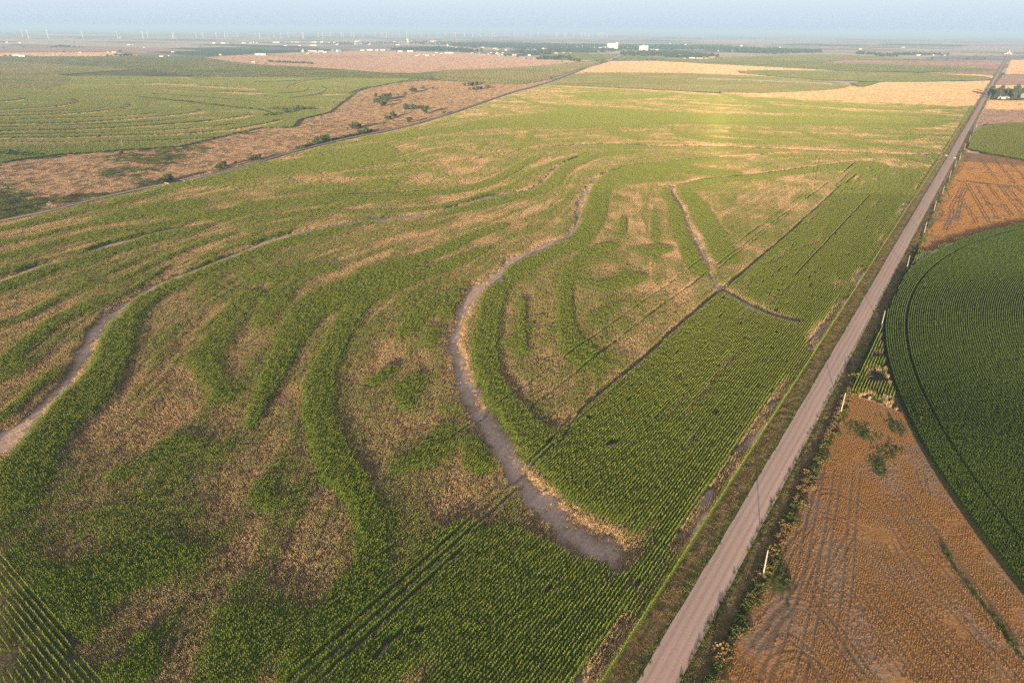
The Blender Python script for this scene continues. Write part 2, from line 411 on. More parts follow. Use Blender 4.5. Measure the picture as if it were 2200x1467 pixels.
GREEN = [Strip(p) for p in [
    [(1535,343,5),(1423,357,14),(1345,370,22),(1309,388,32),(1288,421,38),(1280,465,42),(1260,498,44),(1226,527,40),(1164,553,36),(1110,585,42),(1076,620,44),(1058,660,48),(1046,710,54),(1042,760,58),(1048,810,60),(1068,855,64),(1100,900,76),(1140,945,90),(1200,1000,90)],
    [(800,482,6),(760,486,12),(695,502,17),(618,523,24),(544,546,24),(466,572,24),(389,605,30),(324,639,38),(280,678,50),(259,717,66),(246,760,76),(220,816,76),(168,876,80),(111,935,80),(65,998,100),(26,1050,110),(-10,1085,120)],
    [(930,468,6),(1032,444,16),(1100,429,15),(1151,413,20),(1190,392,26),(1215,364,20),(1254,346,12),(1293,336,8),(1345,331,5)],
    [(-20,630,24),(78,595,22),(130,574,21),(207,553,22),(259,535,22),(337,515,18),(414,499,12),(440,494,5)],
    [(540,446,13),(644,434,13),(747,428,13),(851,426,11),(929,418,10),(1006,408,12),(1058,392,14),(1100,370,15),(1132,351,12),(1163,337,8)],
    [(781,650,40),(742,702,42),(716,754,46),(695,805,56),(684,857,66),(687,909,68),(708,961,76),(726,1013,80),(750,1040,80),(781,1095,72),(798,1159,66),(796,1223,84),(773,1290,120),(740,1360,150),(700,1440,180)],
    [(781,652,40),(825,625,32),(903,595,28),(967,572,24),(1019,551,14),(1045,542,6)],
    [(1079,491,10),(1019,511,15),(954,540,20),(877,571,28),(799,599,40),(747,630,58),(670,672,64),(640,710,60),(618,748,54),(592,805,46),(556,878,34),(540,920,30)],
    [(1306,535,18),(1254,556,16),(1226,583,26),(1213,628,30),(1215,680,34),(1221,728,42),(1241,759,54),(1267,785,54)],
    [(1337,475,16),(1335,506,18)], [(1122,650,14),(1120,715,18),(1125,767,18)],
    [(1529,392,12),(1475,408,14),(1480,426,24),(1504,454,32),(1524,491,38),(1545,527,42),(1561,563,46)],
    [(1526,392,10),(1600,386,10),(1700,374,12),(1790,362,12),(1880,356,10)],
    [(1428,415,16),(1448,447,20),(1460,490,24),(1469,522,28),(1487,563,32),(1505,592,30)],
    [(1335,392,22),(1384,382,30),(1436,366,20),(1500,372,16),(1570,376,10)],
    # thinner ones on the left
    [(540,523,8),(618,501,9),(560,517,9),(492,538,8),(440,556,8)], [(350,582,9),(285,626,10),(246,641,14),(181,665,20),(130,691,26),(91,719,26),(52,745,32),(21,785,56),(-10,812,64)],
    [(117,811,24),(78,837,26),(26,886,22),(-10,910,24)],
    [(298,561,9),(259,579,11),(220,597,9)], [(492,507,10),(414,533,10),(363,556,10),(324,574,10),(285,595,9),(246,613,7)],
    [(181,618,10),(117,649,15),(52,686,16),(-10,706,18)],
    [(65,572,11),(0,588,14)], [(389,491,6),(311,507,8),(220,528,8),(170,545,6)],
    [(-10,561,14),(78,538,11),(155,517,10),(233,502,10),(311,494,9),(389,478,11),(440,468,12),(560,442,14)],
    [(-10,527,9),(65,515,8),(150,494,8),(240,480,8)], [(-10,500,9),(52,486,9),(104,476,9),(168,460,9),(233,445,8),(311,424,11),(389,401,15),(480,388,18)],
    [(260,470,26),(330,455,30),(390,448,24)], [(620,442,8),(560,450,20),(500,462,18),(440,462,10)],
    [(540,475,8),(670,462,8),(773,459,6),(877,457,5),(954,446,6),(1019,428,8),(1084,408,9),(1120,388,7),(1156,366,8),(1215,346,6),(1260,335,5)],
    [(540,500,8),(620,482,8),(700,470,6)], [(799,396,10),(836,400,12),(846,410,10)], [(640,410,7),(720,404,8),(600,420,7)],
    [(760,378,12),(840,372,12),(880,360,8)],
    [(389,956,30),(324,992,34),(259,1028,30)],
    [(540,640,40),(480,720,60),(440,790,70),(480,860,50)], [(560,600,24),(620,590,26),(700,580,20)], [(600,640,50),(560,700,50)],
    [(160,1285,110),(255,1245,90),(340,1230,60)], [(400,1207,60),(330,1180,40)], [(573,1090,66),(560,1050,40)], [(600,1350,120),(520,1410,120),(470,1480,120)],
    [(40,1190,50),(110,1260,60),(190,1370,60)], [(230,1470,60),(320,1440,50),(300,1380,40)],
    [(900,820,34),(880,850,46),(870,880,40)], [(960,930,36),(900,990,40),(860,1010,30)], [(1010,960,50),(1030,1010,50)], [(930,720,40),(920,745,30)],
    [(840,800,24),(800,830,20)], [(870,720,28),(920,670,40),(960,640,30)], [(920,1000,30),(980,960,24)],
    [(1380,545,20),(1420,540,16)], [(1310,620,30),(1370,600,20)], [(1280,690,24),(1330,660,18)],
    [(1144,284,12),(1136,299,14),(1159,309,7)], [(1304,281,9),(1335,292,9),(1373,302,9)], [(1444,275,7),(1446,286,7),(1487,297,7),(1563,305,7),(1627,310,7)],
    [(1584,278,6),(1570,284,4),(1614,291,5),(1680,298,6)], [(1724,285,7),(1767,300,7),(1818,307,7),(1894,315,7)],
    [(1080,264,18),(1258,251,24),(1462,256,22),(1640,261,22),(1793,264,18),(1945,269,16),(2030,262,10)],
    [(820,300,18),(920,286,14),(1020,277,10),(1140,272,9),(1300,270,8)], [(960,285,14),(1060,262,16)], [(1100,210,4),(1170,228,6),(1260,238,8),(1360,243,6)],
    [(1240,205,7),(1300,201,5)], [(1280,212,10),(1400,209,8),(1450,203,5)], [(1640,214,5),(1760,225,5),(1900,236,5),(2040,234,5)], [(1560,205,8),(1680,235,7),(1820,245,6),(1960,250,5)],
    [(1640,240,8),(1780,238,5)], [(1960,275,8),(2040,262,8)], [(1950,300,12),(2000,290,4)],
]]
DARKGREEN = [gp([(390,396),(500,368),(620,345),(700,315),(810,300),(850,330),(845,352),(760,368),(690,375),(560,395),(470,402)])]
TRACKS = [Strip(p, .45) for p in [
    [(1838,378,2.5),(1763,441,4),(1675,522,6),(1561,617,9),(1545,630,8),(1454,706,9),(1386,772,10),(1293,847,10),(1239,899,9),(1205,961,5)],
    [(1838,353,1.6),(1737,426,2.2),(1659,483,2.5),(1592,535,3),(1540,575,3.4)], [(1514,594,3.5),(1400,677,4),(1246,800,4),(1195,839,4),(1140,885,3)], [(1700,436,2),(1640,480,2),(1590,522,2.4)],
    [(1760,338,1.5),(1752,380,1.7),(1748,410,1.7)], [(1753,338,1.5),(1745,380,1.7),(1740,412,1.7)],
    [(1100,330,3),(1144,320,3),(1233,314,4),(1322,311,4),(1411,316,4),(1513,316,4),(1640,321,4),(1818,328,4),(1945,334,4),(2027,334,5)],
    [(1100,330,3),(1024,343,3),(947,349,2.5),(871,349,1.5)],
    [(1205,935,3),(1130,1005,3)],
]]
MISSING = [((930,1195),(620,1480),(1195,968)), ((952,1200),(640,1490),(1120,1040)), ((1690,447),(1590,525),(1830,352)), ((1640,505),(1550,585),(1700,455)), ((1880,410),(1700,600),(1985,330)), ((760,1405),(660,1510),(1010,1190)), ((1330,690),(1010,960),(1514,560))]
# contour levels: streaks of good and poor growth follow the terraces
_lev = [(4, [(1450,400),(1467,452),(1493,511),(1521,568),(1552,628),(1633,672),(1720,700)]), (4, [(1461,400),(1526,387),(1633,377),(1789,356),(1892,347)]),
        (5, [(1560,480),(1640,520),(1700,460),(1740,420)]), (3, [(1300,1190),(1215,1130),(1110,1020),(1020,870),(975,745),(1000,660),(1060,602),(1140,545),(1220,509),(1241,457),(1267,400),(1319,369),(1423,351),(1620,336)]),
        (3.5, [(1180,860),(1151,641),(1306,496),(1319,400),(1397,369)]), (2, [(700,690),(773,620),(903,581),(1019,529),(1110,480),(1190,430),(1240,380),(1330,345)]),
        (2, [(700,690),(640,800),(560,940),(400,1057),(190,1190)]), (2.6, [(870,700),(820,900),(900,1050),(860,1200)]),
        (1, [(-20,975),(65,905),(155,811),(202,719),(272,655),(363,605),(505,551),(618,509),(773,478),(929,460),(1032,431),(1125,415),(1177,379),(1241,340)]),
        (.5, [(0,800),(91,719),(246,641),(350,582),(492,507),(700,470),(877,457),(1019,428),(1120,388)]),
        (0, [(-20,612),(91,574),(220,535),(350,500),(450,465),(540,437),(695,424),(877,416),(980,404),(1071,378),(1145,335)]),
        (-.6, [(0,559),(155,517),(311,494),(440,468),(640,410),(840,372)]), (-1.2, [(0,500),(168,460),(311,424),(480,388),(700,340),(900,290)]),
        (-1, [(1100,330),(1233,314),(1411,316),(1640,321),(1945,334)]), (-2, [(1000,280),(1195,270),(1418,264),(1700,270),(1990,275)]), (-3, [(1100,215),(1233,218),(1462,237),(1793,251),(2000,256)]), (-4, [(1200,190),(1462,200),(1844,222)])]
_lx, _ly, _lv = [], [], []
for v, pts in _lev:
    P = smooth([(a, b, 1) for a, b in pts], 4); gx, gy = at(P[:, 0], P[:, 1])
    _lx += gx.tolist(); _ly += gy.tolist(); _lv += [v] * len(gx)
_lx, _ly, _lv = np.array(_lx), np.array(_ly), np.array(_lv, float)
_gx0, _gy0, _gs, _gn, _gm = -900.0, 40.0, 12.0, 160, 140
_GX, _GY = np.meshgrid(_gx0 + _gs * np.arange(_gn), _gy0 + _gs * np.arange(_gm))
_w = 1.0 / (((_GX[..., None] - _lx) ** 2 + (_GY[..., None] - _ly) ** 2 + 60.0) ** 1.6)
_LEV = (_w * _lv).sum(-1) / _w.sum(-1)
del _w
def level(X, Y):
    a = np.clip((X - _gx0) / _gs, 0, _gn - 1.001); b = np.clip((Y - _gy0) / _gs, 0, _gm - 1.001)
    i = a.astype(int); j = b.astype(int); fa = a - i; fb = b - j
    return (_LEV[j, i] * (1 - fa) + _LEV[j, i + 1] * fa) * (1 - fb) + (_LEV[j + 1, i] * (1 - fa) + _LEV[j + 1, i + 1] * fa) * fb

P_MAIN = gp([(-400,520),(0,482),(104,461),(207,435),(311,412),(355,402),(440,388),(540,360),(629,334),(744,305),(820,290),(896,271),(973,248),(1024,231),(1075,212),(1131,196),(1180,184),
             (1309,190),(1462,198),(1540,203),(1640,209),(1844,220),(2060,231),(2100,229),(2100,229)]) + [road_xy(1500, -8.2), road_xy(-200, -8.2), (-600, 20), (-900, 300)]
P_CORNER = gp([(-500,1040),(0,1195),(80,1285),(150,1370),(205,1440),(290,1600),(-600,2000)])
P_STRAIGHT = gp([(1850,350),(1763,441),(1675,522),(1561,617),(1454,706),(1386,772),(1293,847),(1210,925),(1160,1000),(1180,1060),(1260,1120),(1340,1180),(1250,1215),(1130,1150),(1010,1120),(930,1150),(860,1250),(800,1330),(740,1420),(690,1500),(640,1700),(1300,1700)]) + [road_xy(60, -9), road_xy(640, -9)]

def main_state(X, Y):
    """growth 0..1, soil showing 0..1 and track 0..1 in the big maize field"""
    lev = level(X, Y)
    far = sstep(300, 900, Y)
    al = X * sa + Y * ca
    n1 = .5 * fbm(lev * 7.0, al / 80.0, 3, 3) + .5 * fbm(lev * 21.0, al / 38.0, 13, 2)
    n2 = fbm(X / 16.0, Y / 16.0, 21, 4)
    n3 = fbm(X / 60.0, Y / 75.0, 5, 3)
    fine = fbm(X / 3.2, Y / 3.2, 41, 2)
    g = .37 + (1.15 + .5 * far) * (n1 - .5) + .70 * (n2 - .5) + .4 * (n3 - .5) + .5 * (fine - .5) + .04 * far
    left_low = sstep(330, 120, Y) * sstep(60, -40, X)
    g = g - .05 * left_low
    wob = (fbm(X / 9.0, Y / 9.0, 61, 4) - .5) * 2.6
    straight = inside(P_STRAIGHT, X, Y).astype(float)
    blot = fbm(lev * 3 + X / 30.0, Y / 24.0, 77, 3)
    gs = .93 - 1.5 * np.maximum(fbm(((X - rx) * ca - (Y - ry) * sa) / 5.0, ((X - rx) * sa + (Y - ry) * ca) / 34.0, 91, 3) - .60, 0) * 2.2 - .12 * fine
    g = np.where(straight > 0, gs, g)
    for p in DARKGREEN:
        g = np.where(inside(p, X + wob * 6, Y + wob * 12), .80 + .3 * (n1 - .5), g)
    for i, s in enumerate(TAN):
        w = s.weight(X, Y, wob * .4, .5) * 1.3 if i < 8 else (s.weight(X, Y, wob * .5, .5) * 1.25 if s.cy.mean() > 600 else s.weight(X, Y, wob, .85))
        g = g + (.30 - .12 * (i < 8) + .9 * (n2 - .5) + .9 * (n1 - .5) + .6 * (fine - .5) - g) * w * .72
    for i, s in enumerate(GREEN):
        major = i < 14
        crisp = major or s.cy.mean() > 600
        w = s.weight(X, Y, wob * (.30 if crisp else .8), .30 if crisp else .55)
        g = g + ((1.0 + .2 * (n2 - .5) if major else .92 + .5 * (n2 - .5)) - g) * w * (.99 if major else .85)
    bare = np.zeros(X.shape); track = np.zeros(X.shape)
    for s in BARE:
        bare = np.maximum(bare, s.weight(X, Y, wob * 1.2 + .28 + 1.3 * (fine - .5), .75))
    for s in TRACKS:
        track = np.maximum(track, s.weight(X, Y, None, .2))
    for p0, p1, p2 in MISSING:
        wk = float(road_sw(*at(*p0))[1]); sa0 = float(road_sw(*at(*p1))[0]); sa1 = float(road_sw(*at(*p2))[0])
        ws_, ww_ = road_sw(X, Y)
        track = np.maximum(track, ((np.abs(ww_ - wk) < .44) & (ws_ > sa0) & (ws_ < sa1)) * .9)
    # headland strip along the road: a dry, gappy belt inside the last green row
    s_, w_ = road_sw(X, Y)
    belt = sstep(-14.5, -12.6, w_) * (1 - sstep(-9.9, -9.4, w_)) * sstep(760, 640, s_) * (.35 + .65 * sstep(.35, .5, vnoise(s_ / 22.0, w_ * 0, 8)))
    g = g + (.16 + .5 * (fine - .5) - g) * belt * .95
    bare = np.maximum(bare, belt * sstep(.58, .75, vnoise(s_ / 9.0, w_ / 2.0, 15)) * .8)
    lastrow = (w_ > -9.4) & (w_ < -8.0)
    g = np.where(lastrow, 1.0, g); bare = np.where(lastrow, 0, bare)
    # odd gaps in the straight rows
    gap = sstep(.80, .9, fbm(s_ / 9.0, w_ / 2.0, 55, 2)) * straight
    bare = np.maximum(bare, gap * .9)
    corner = inside(P_CORNER, X, Y)
    g = np.where(corner, .8 + .5 * (n2 - .5), g)
    return np.clip(g, 0, 1), np.clip(bare, 0, 1), track, corner

CIRC = (-1.0, -1.0, 1.0)
def fit_circle(pts):
    G = np.array([at(*p) for p in pts]); A = np.c_[2 * G, np.ones(len(G))]
    q = np.linalg.lstsq(A, (G ** 2).sum(1), rcond=None)[0]
    return q[0], q[1], math.sqrt(q[2] + q[0] ** 2 + q[1] ** 2)
CIRC = fit_circle([(2200,487),(2106,507),(2044,525),(1983,552),(1955,578),(1925,614),(1910,650),(1904,695),(1907,755),(1919,815),(1943,875),(1964,926),(1997,992),(2038,1076),(2086,1143),(2149,1229),(2200,1286)])
def circ_depth(X, Y):
    return CIRC[2] - np.hypot(X - CIRC[0], Y - CIRC[1])
P_PATCH = gp([(1898,700),(1868,737),(1850,776),(1829,848),(1880,862),(1925,880),(1950,900),(1930,800)])
P_FARCORN = gp([(2124,270),(2200,266),(2400,262),(2500,390),(2200,346),(2124,333),(2078,322),(2083,305),(2092,284)])
P_WHEATSTUB = gp([(2069,326),(2126,331),(2200,346),(2460,395),(2460,470),(2200,484),(2106,503),(2044,522),(1984,548),(1968,520)]) + [road_xy(245, 9.5), road_xy(640, 9.5)]
P_STUB = [road_xy(-120, 9.0), road_xy(178, 9.0)] + gp([(1829,850),(1880,864),(1925,882),(1975,900),(2030,985),(2075,1070),(2130,1135),(2200,1222),(2280,1320),(2500,1600)])
def wheel_pair(p, gauge=1.9, half=.34):
    out = []
    for sgn in (-1, 1):
        st = Strip(p); gx = np.gradient(st.cx); gy = np.gradient(st.cy); gl = np.maximum(np.hypot(gx, gy), 1e-6)
        st.cx = st.cx + sgn * gauge / 2 * gy / gl; st.cy = st.cy - sgn * gauge / 2 * gx / gl; st.hw = np.full(len(st.cx), half * (1 if st.cy.mean() < 220 else 1.5))
        st.box = (st.cx.min() - 4, st.cx.max() + 4, st.cy.min() - 4, st.cy.max() + 4); out.append(st)
    return out
STUB_TRACK = [st for p in [
    [(1888,1070,5),(1958,1191,7),(2022,1277,8),(2086,1350,9),(2190,1467,10)], [(1882,1178,6),(1926,1264,7),(1990,1360,8),(2070,1467,9)], [(1911,1169,5),(1974,1280,7),(2038,1376,8),(2111,1467,9)],
    [(1844,1271,6),(1895,1366,8),(1950,1450,9)], [(1866,1255,6),(1926,1360,8),(1990,1458,9)], [(1745,1248,6),(1777,1325,7),(1815,1398,8),(1856,1458,9)], [(1799,1350,7),(1863,1446,8)],
    [(1659,1398,6),(1672,1376,6),(1697,1369,5),(1723,1388,6),(1748,1414,7),(1770,1450,8)], [(1751,1060,5),(1783,1054,4),(1831,1070,4),(1863,1092,4)], [(1767,1105,5),(1815,1118,4),(1850,1140,4)],
    [(1760,1010,5),(1735,1080,6),(1715,1160,6)], [(1830,1140,4),(1800,1200,5)], [(1700,1300,6),(1660,1340,7),(1620,1390,7)],
    [(1740,1130,4),(1690,1190,5),(1670,1280,6)], [(1925,1075,4),(1980,1150,5),(2050,1240,6),(2130,1330,7)], [(1975,1010,4),(1990,1060,4)],
    [(2104,339,1.6),(2143,390,2)], [(2077,394,2),(2124,478,2.6)], [(2098,399,2),(2143,470,2.4)], [(2122,399,2),(2175,464,2.4)], [(2069,435,2),(2098,478,2.4)], [(2163,343,1.5),(2200,382,2),(2240,430,2)],
    [(2137,341,1.5),(2179,394,2)], [(2147,401,2),(2200,464,2.4)], [(2160,401,1.8),(2225,470,2.2)], [(2180,400,1.8),(2260,470,2)],
    [(2083,331,2.6),(2069,350,3),(2061,366,3),(2044,382,3)], [(2053,394,3),(2032,413,3),(2042,423,3),(2018,441,3.4),(2022,462,3.4),(1999,482,3.4),(1999,500,3)],
    [(2069,394,2.4),(2057,421,2.4),(2044,444,2.6),(2044,464,2.6),(2028,495,2.6)], [(2078,400,2),(2064,430,2),(2056,470,2)],
    [(1640,1330,5),(1668,1300,5),(1712,1290,5),(1755,1310,5),(1790,1350,5)], [(1715,1075,5),(1738,1035,5),(1775,1020,5),(1815,1030,5)], [(1765,1000,5),(1745,1100,5),(1720,1220,5),(1690,1330,5),(1650,1450,5)], [(1800,1010,5),(1785,1110,5),(1765,1230,5),(1735,1380,5),(1715,1467,5)],
    [(1840,1010,5),(1830,1120,5),(1822,1240,5),(1800,1400,5)], [(1600,1420,5),(1660,1350,5),(1720,1260,5),(1760,1160,5)], [(2000,1130,5),(2080,1240,5),(2170,1360,5)], [(1945,1060,5),(2030,1180,5),(2120,1300,5),(2200,1400,5)], [(1770,1467,5),(1745,1420,5),(1700,1405,5),(1655,1425,5),(1640,1467,5)],
] for st in wheel_pair(p)]
STUB_ASH = [Strip(p) for p in [[(1901,1020,60),(1925,1060,40)], [(1770,1140,40),(1790,1190,40),(1800,1290,60)], [(1760,1080,40),(1740,1120,40)], [(1680,1310,70),(1620,1380,60)], [(1860,1400,60),(1840,1300,30)], [(1960,960,40),(2010,1060,30)], [(2060,1300,20),(2130,1380,30)], [(2069,440,14),(2050,480,16)]]]
STUB_GREEN = [Strip(p) for p in [[(2022,1169,5),(2063,1236,6),(2111,1296,7),(2156,1356,8),(2194,1411,9)], [(1838,915,30),(1860,935,24)], [(1916,905,30),(1926,925,26)], [(1916,960,40),(1885,990,44),(1890,1015,24)], [(1668,1205,34),(1672,1260,46)], [(2022,384,2),(2106,394,3),(2200,402,3),(2300,410,3)]]]
SPIRAL = [Strip([(a, b, c * 1.4) for a, b, c in p]) for p in [
    [(0,301,3),(127,300,3),(254,296,3),(382,292,3),(483,284,3),(560,272,4),(600,262,4)], [(0,286,2.5),(153,283,2.5),(305,275,2.5),(433,265,2.5),(509,256,4),(537,250,6),(532,244,3)],
    [(0,270,2.5),(153,268,2.5),(280,259,2.5),(382,250,2.5),(433,244,5),(427,240,3)], [(0,254,2),(127,249,2),(229,241,3),(275,233,5),(272,227,3)],
    [(0,240,2),(76,236,2.5),(137,230,4),(163,222,5),(153,216,3)], [(0,222,2),(31,219,3),(46,216,3)],
    [(325,182,3),(380,184,3),(440,188,3),(540,194,3)], [(480,200,3),(560,203,3)], [(200,163,2),(330,165,2),(420,170,2)],
    [(0,294,1.3),(254,289,1.4),(420,279,1.4),(500,271,1.6)], [(0,278,1.3),(280,268,1.3),(400,258,1.5)], [(0,262,1.2),(220,255,1.3),(330,247,1.4)], [(0,247,1.2),(180,240,1.2),(220,235,1.4)], [(0,310,1.5),(200,310,1.5),(420,303,1.5),(560,290,1.5)], [(330,205,1.2),(480,215,1.2),(560,224,1.2)], [(360,195,1.2),(520,204,1.2),(600,212,1.3)], [(180,172,1.2),(300,173,1.2)],
    [(616,190,2),(640,182,3),(662,177,3)], [(700,206,3),(743,204,3)], [(540,168,4),(620,160,4)], [(300,142,5),(360,146,4)], [(440,155,3),(560,158,3),(700,160,3)], [(480,148,3),(600,149,3)],
]]
SPIRAL_DARK = [Strip(p) for p in [
    [(293,210,2),(407,221,4),(509,233,4),(560,238,4),(604,251,3)], [(120,161,2),(153,160,2),(288,149,2)], [(153,171,3),(142,180,4),(97,193,3)],
    [(163,224,3),(137,232,3),(60,239,2)], [(275,235,3),(229,243,2)], [(627,213,2),(682,205,2.5),(702,195,3),(692,188,2)], [(609,203,2),(655,198,2.5),(663,190,2.5)], [(616,192,2),(640,184,2),(662,179,2)],
    [(755,203,4),(769,197,5),(794,189,4)], [(560,178,2),(620,176,2),(700,172,2)], [(300,166,2),(420,158,2)], [(0,330,12),(80,336,10)], [(420,170,2),(500,164,2)], [(580,250,6),(640,238,8),(600,235,6)],
]]
P_LEFT = gp([(-300,360),(0,352),(127,335),(267,325),(382,318),(483,294),(560,277),(629,275),(640,260),(705,244),(743,215),(769,198),(794,190),(845,179),(880,172),(930,160),(833,158),(744,151),(642,144),(540,140),(440,127),(290,122),(0,122),(-500,122)])

# ---- the patchwork of far fields: (kind, photo polygon, colour)
GRN, OLV, WHT, PNK, MAV = (.12,.165,.075), (.23,.235,.11), (.60,.42,.20), (.62,.43,.33), (.44,.305,.25)
FIELDS = [
    ("maize", [(-300,122),(0,122),(290,122),(440,127),(540,139),(642,144),(744,151),(833,158),(896,158),(973,151),(940,172),(860,178),(700,205),(300,150),(153,160),(0,133),(-300,128)], (.17,.21,.09)),
    ("maize", [(-300,127),(0,133),(127,139),(254,147),(288,149),(220,155),(153,160),(120,161),(0,162),(-300,162)], OLV),
    ("maize", [(-300,161),(0,161),(120,161),(145,165),(155,171),(150,176),(142,180),(97,193),(0,193),(-300,196)], (.21,.215,.12)),
    ("ploughed", [(440,124),(560,117),(760,108),(900,110),(1040,116),(1150,125),(1200,130),(1280,129),(1258,132),(1182,140),(1075,148),(973,151),(896,158),(833,158),(744,151),(642,144),(540,139)], PNK),
    ("ploughed", [(545,118),(680,118),(820,123),(760,127),(640,126)], MAV),
    ("maize", [(930,160),(973,151),(1075,148),(1190,140),(1258,133),(1300,131),(1240,151),(1180,171),(1120,183),(1060,181),(940,173)], (.33,.32,.14)),
    ("maize", [(1150,117),(1230,115),(1330,118),(1300,130),(1200,129)], GRN),
    ("maize", [(1345,120),(1430,124),(1440,130),(1320,131)], GRN),
    ("wheat", [(1309,132),(1411,132),(1513,137),(1640,143),(1793,152),(1640,151),(1584,153),(1590,158),(1640,163),(1716,170),(1640,165),(1462,158),(1258,157),(1228,162),(1258,148)], (.70,.50,.33)),
    ("maize", [(1228,162),(1258,157),(1462,158),(1640,165),(1716,170),(1767,175),(1810,181),(1823,186),(1812,190),(1793,193),(1716,198),(1640,201),(1540,200),(1462,196),(1309,188),(1180,183)], (.20,.21,.075)),
    ("wheat", [(1540,200),(1640,201),(1716,198),(1793,193),(1812,190),(1823,186),(1854,188),(1895,177),(1971,177),(2073,176),(2131,174),(2088,228),(2060,230),(1844,219),(1640,208)], WHT),
    ("maize", [(1826,180),(1895,177),(1856,188),(1846,187)], GRN),
    ("maize", [(1584,154),(1640,152),(1805,154),(1971,158),(2111,165),(2134,170),(2111,174),(1895,177),(1767,173),(1640,163),(1600,159)], (.13,.165,.08)),
    ("ploughed", [(1971,157),(2152,152),(2146,166),(2111,163)], MAV), ("wheat", [(1990,159),(2100,161),(2143,165),(2137,170),(2111,165)], WHT),
    ("maize", [(1640,133),(1767,136),(1895,140),(2047,144),(2146,151),(2111,154),(1971,156),(1805,153),(1640,144),(1500,137)], (.14,.185,.085)),
    ("ploughed", [(1772,135),(1831,129),(2022,131),(2172,132),(2153,152),(2022,143),(1895,139)], MAV),
    ("maize", [(1440,127),(1640,121),(1767,117),(1870,121),(1996,130),(1818,129),(1767,135),(1640,133),(1500,136),(1411,132)], (.18,.22,.11)),
    ("wheat", [(2172,130),(2300,128),(2400,160),(2159,160)], (.52,.37,.22)), ("ploughed", [(2157,161),(2400,161),(2500,186),(2141,183)], MAV),
    ("wheat", [(2140,184),(2400,186),(2500,200),(2132,196)], WHT), ("pasture", [(2132,196),(2500,200),(2500,219),(2124,216)], (.16,.15,.08)), ("wheat", [(2124,217),(2500,220),(2600,246),(2115,235)], WHT),
    ("ploughed", [(2115,236),(2600,246),(2600,270),(2200,266),(2124,270),(2098,272)], (.46,.32,.23)),
    ("wheat", [(-300,96),(0,98),(170,99),(330,103),(420,108),(400,113),(200,111),(0,112),(-300,112)], (.62,.42,.28)), ("wheat", [(-300,113),(0,114),(240,113),(300,119),(280,122),(0,121),(-300,121)], (.50,.40,.26)),
    ("ploughed", [(-300,112),(200,111),(300,113),(430,122),(300,122),(240,114),(0,115)], MAV), ("maize", [(310,112),(420,110),(560,108),(760,107),(600,115),(450,121)], GRN),
    ("wheat", [(-300,80),(0,81),(200,83),(400,84),(300,86),(0,83)], (.60,.42,.36)), ("wheat", [(1000,84),(1300,86),(1500,91),(1300,92),(1050,87)], (.55,.40,.33)),
    ("wheat", [(640,100),(860,98),(1000,102),(900,105),(700,106)], (.50,.36,.28)), ("wheat", [(1780,108),(2050,111),(2200,112),(2200,114),(1900,112)], (.60,.44,.30)), ("wheat", [(1640,98),(1760,102),(1950,107),(1900,109),(1640,105)], (.55,.42,.33)),
    ("ploughed", [(1060,110),(1150,113),(1100,117),(1020,114)], (.42,.30,.25)), ("ploughed", [(2020,120),(2300,120),(2300,129),(2172,131),(1980,127)], (.42,.31,.27)), ("wheat", [(1400,111),(1560,113),(1480,117),(1400,114)], (.45,.34,.26)),
]
FIELDS = [(k, gp(p), c) for k, p, c in FIELDS]
KINDS = ["ground", "maize", "wheat", "ploughed", "pasture"]
RAIL = smooth([(-200,521,1),(0,477,1),(104,455,1),(207,429,1),(311,406,1),(440,381,1),(540,354,1),(629,327,1),(744,299,1),(820,284,1),(896,266,1),(973,243,1),(1024,225,1),(1100,199,1),(1131,191,1),(1182,176,1),(1220,162,1),(1258,148,1),(1309,132,1),(1345,118,1)], 6)
RAILX, RAILY = at(RAIL[:, 0], RAIL[:, 1])
P_PASTURE = gp([(-400,520),(0,478),(311,408),(540,356),(820,286),(973,245),(1075,206),(1180,178),(1200,170),(1130,181),(1060,181),(940,173),(880,172),(845,179),(794,190),(743,215),(705,244),(640,260),(629,275),(560,277),(483,294),(382,318),(267,325),(127,335),(0,352),(-400,370)])

def lerp(a, b, w):
    return a + (b - a) * w[..., None]

SOIL = np.array((.63, .425, .325)); TANC = np.array((.42, .31, .17)); GRC = np.array((.075, .115, .022))

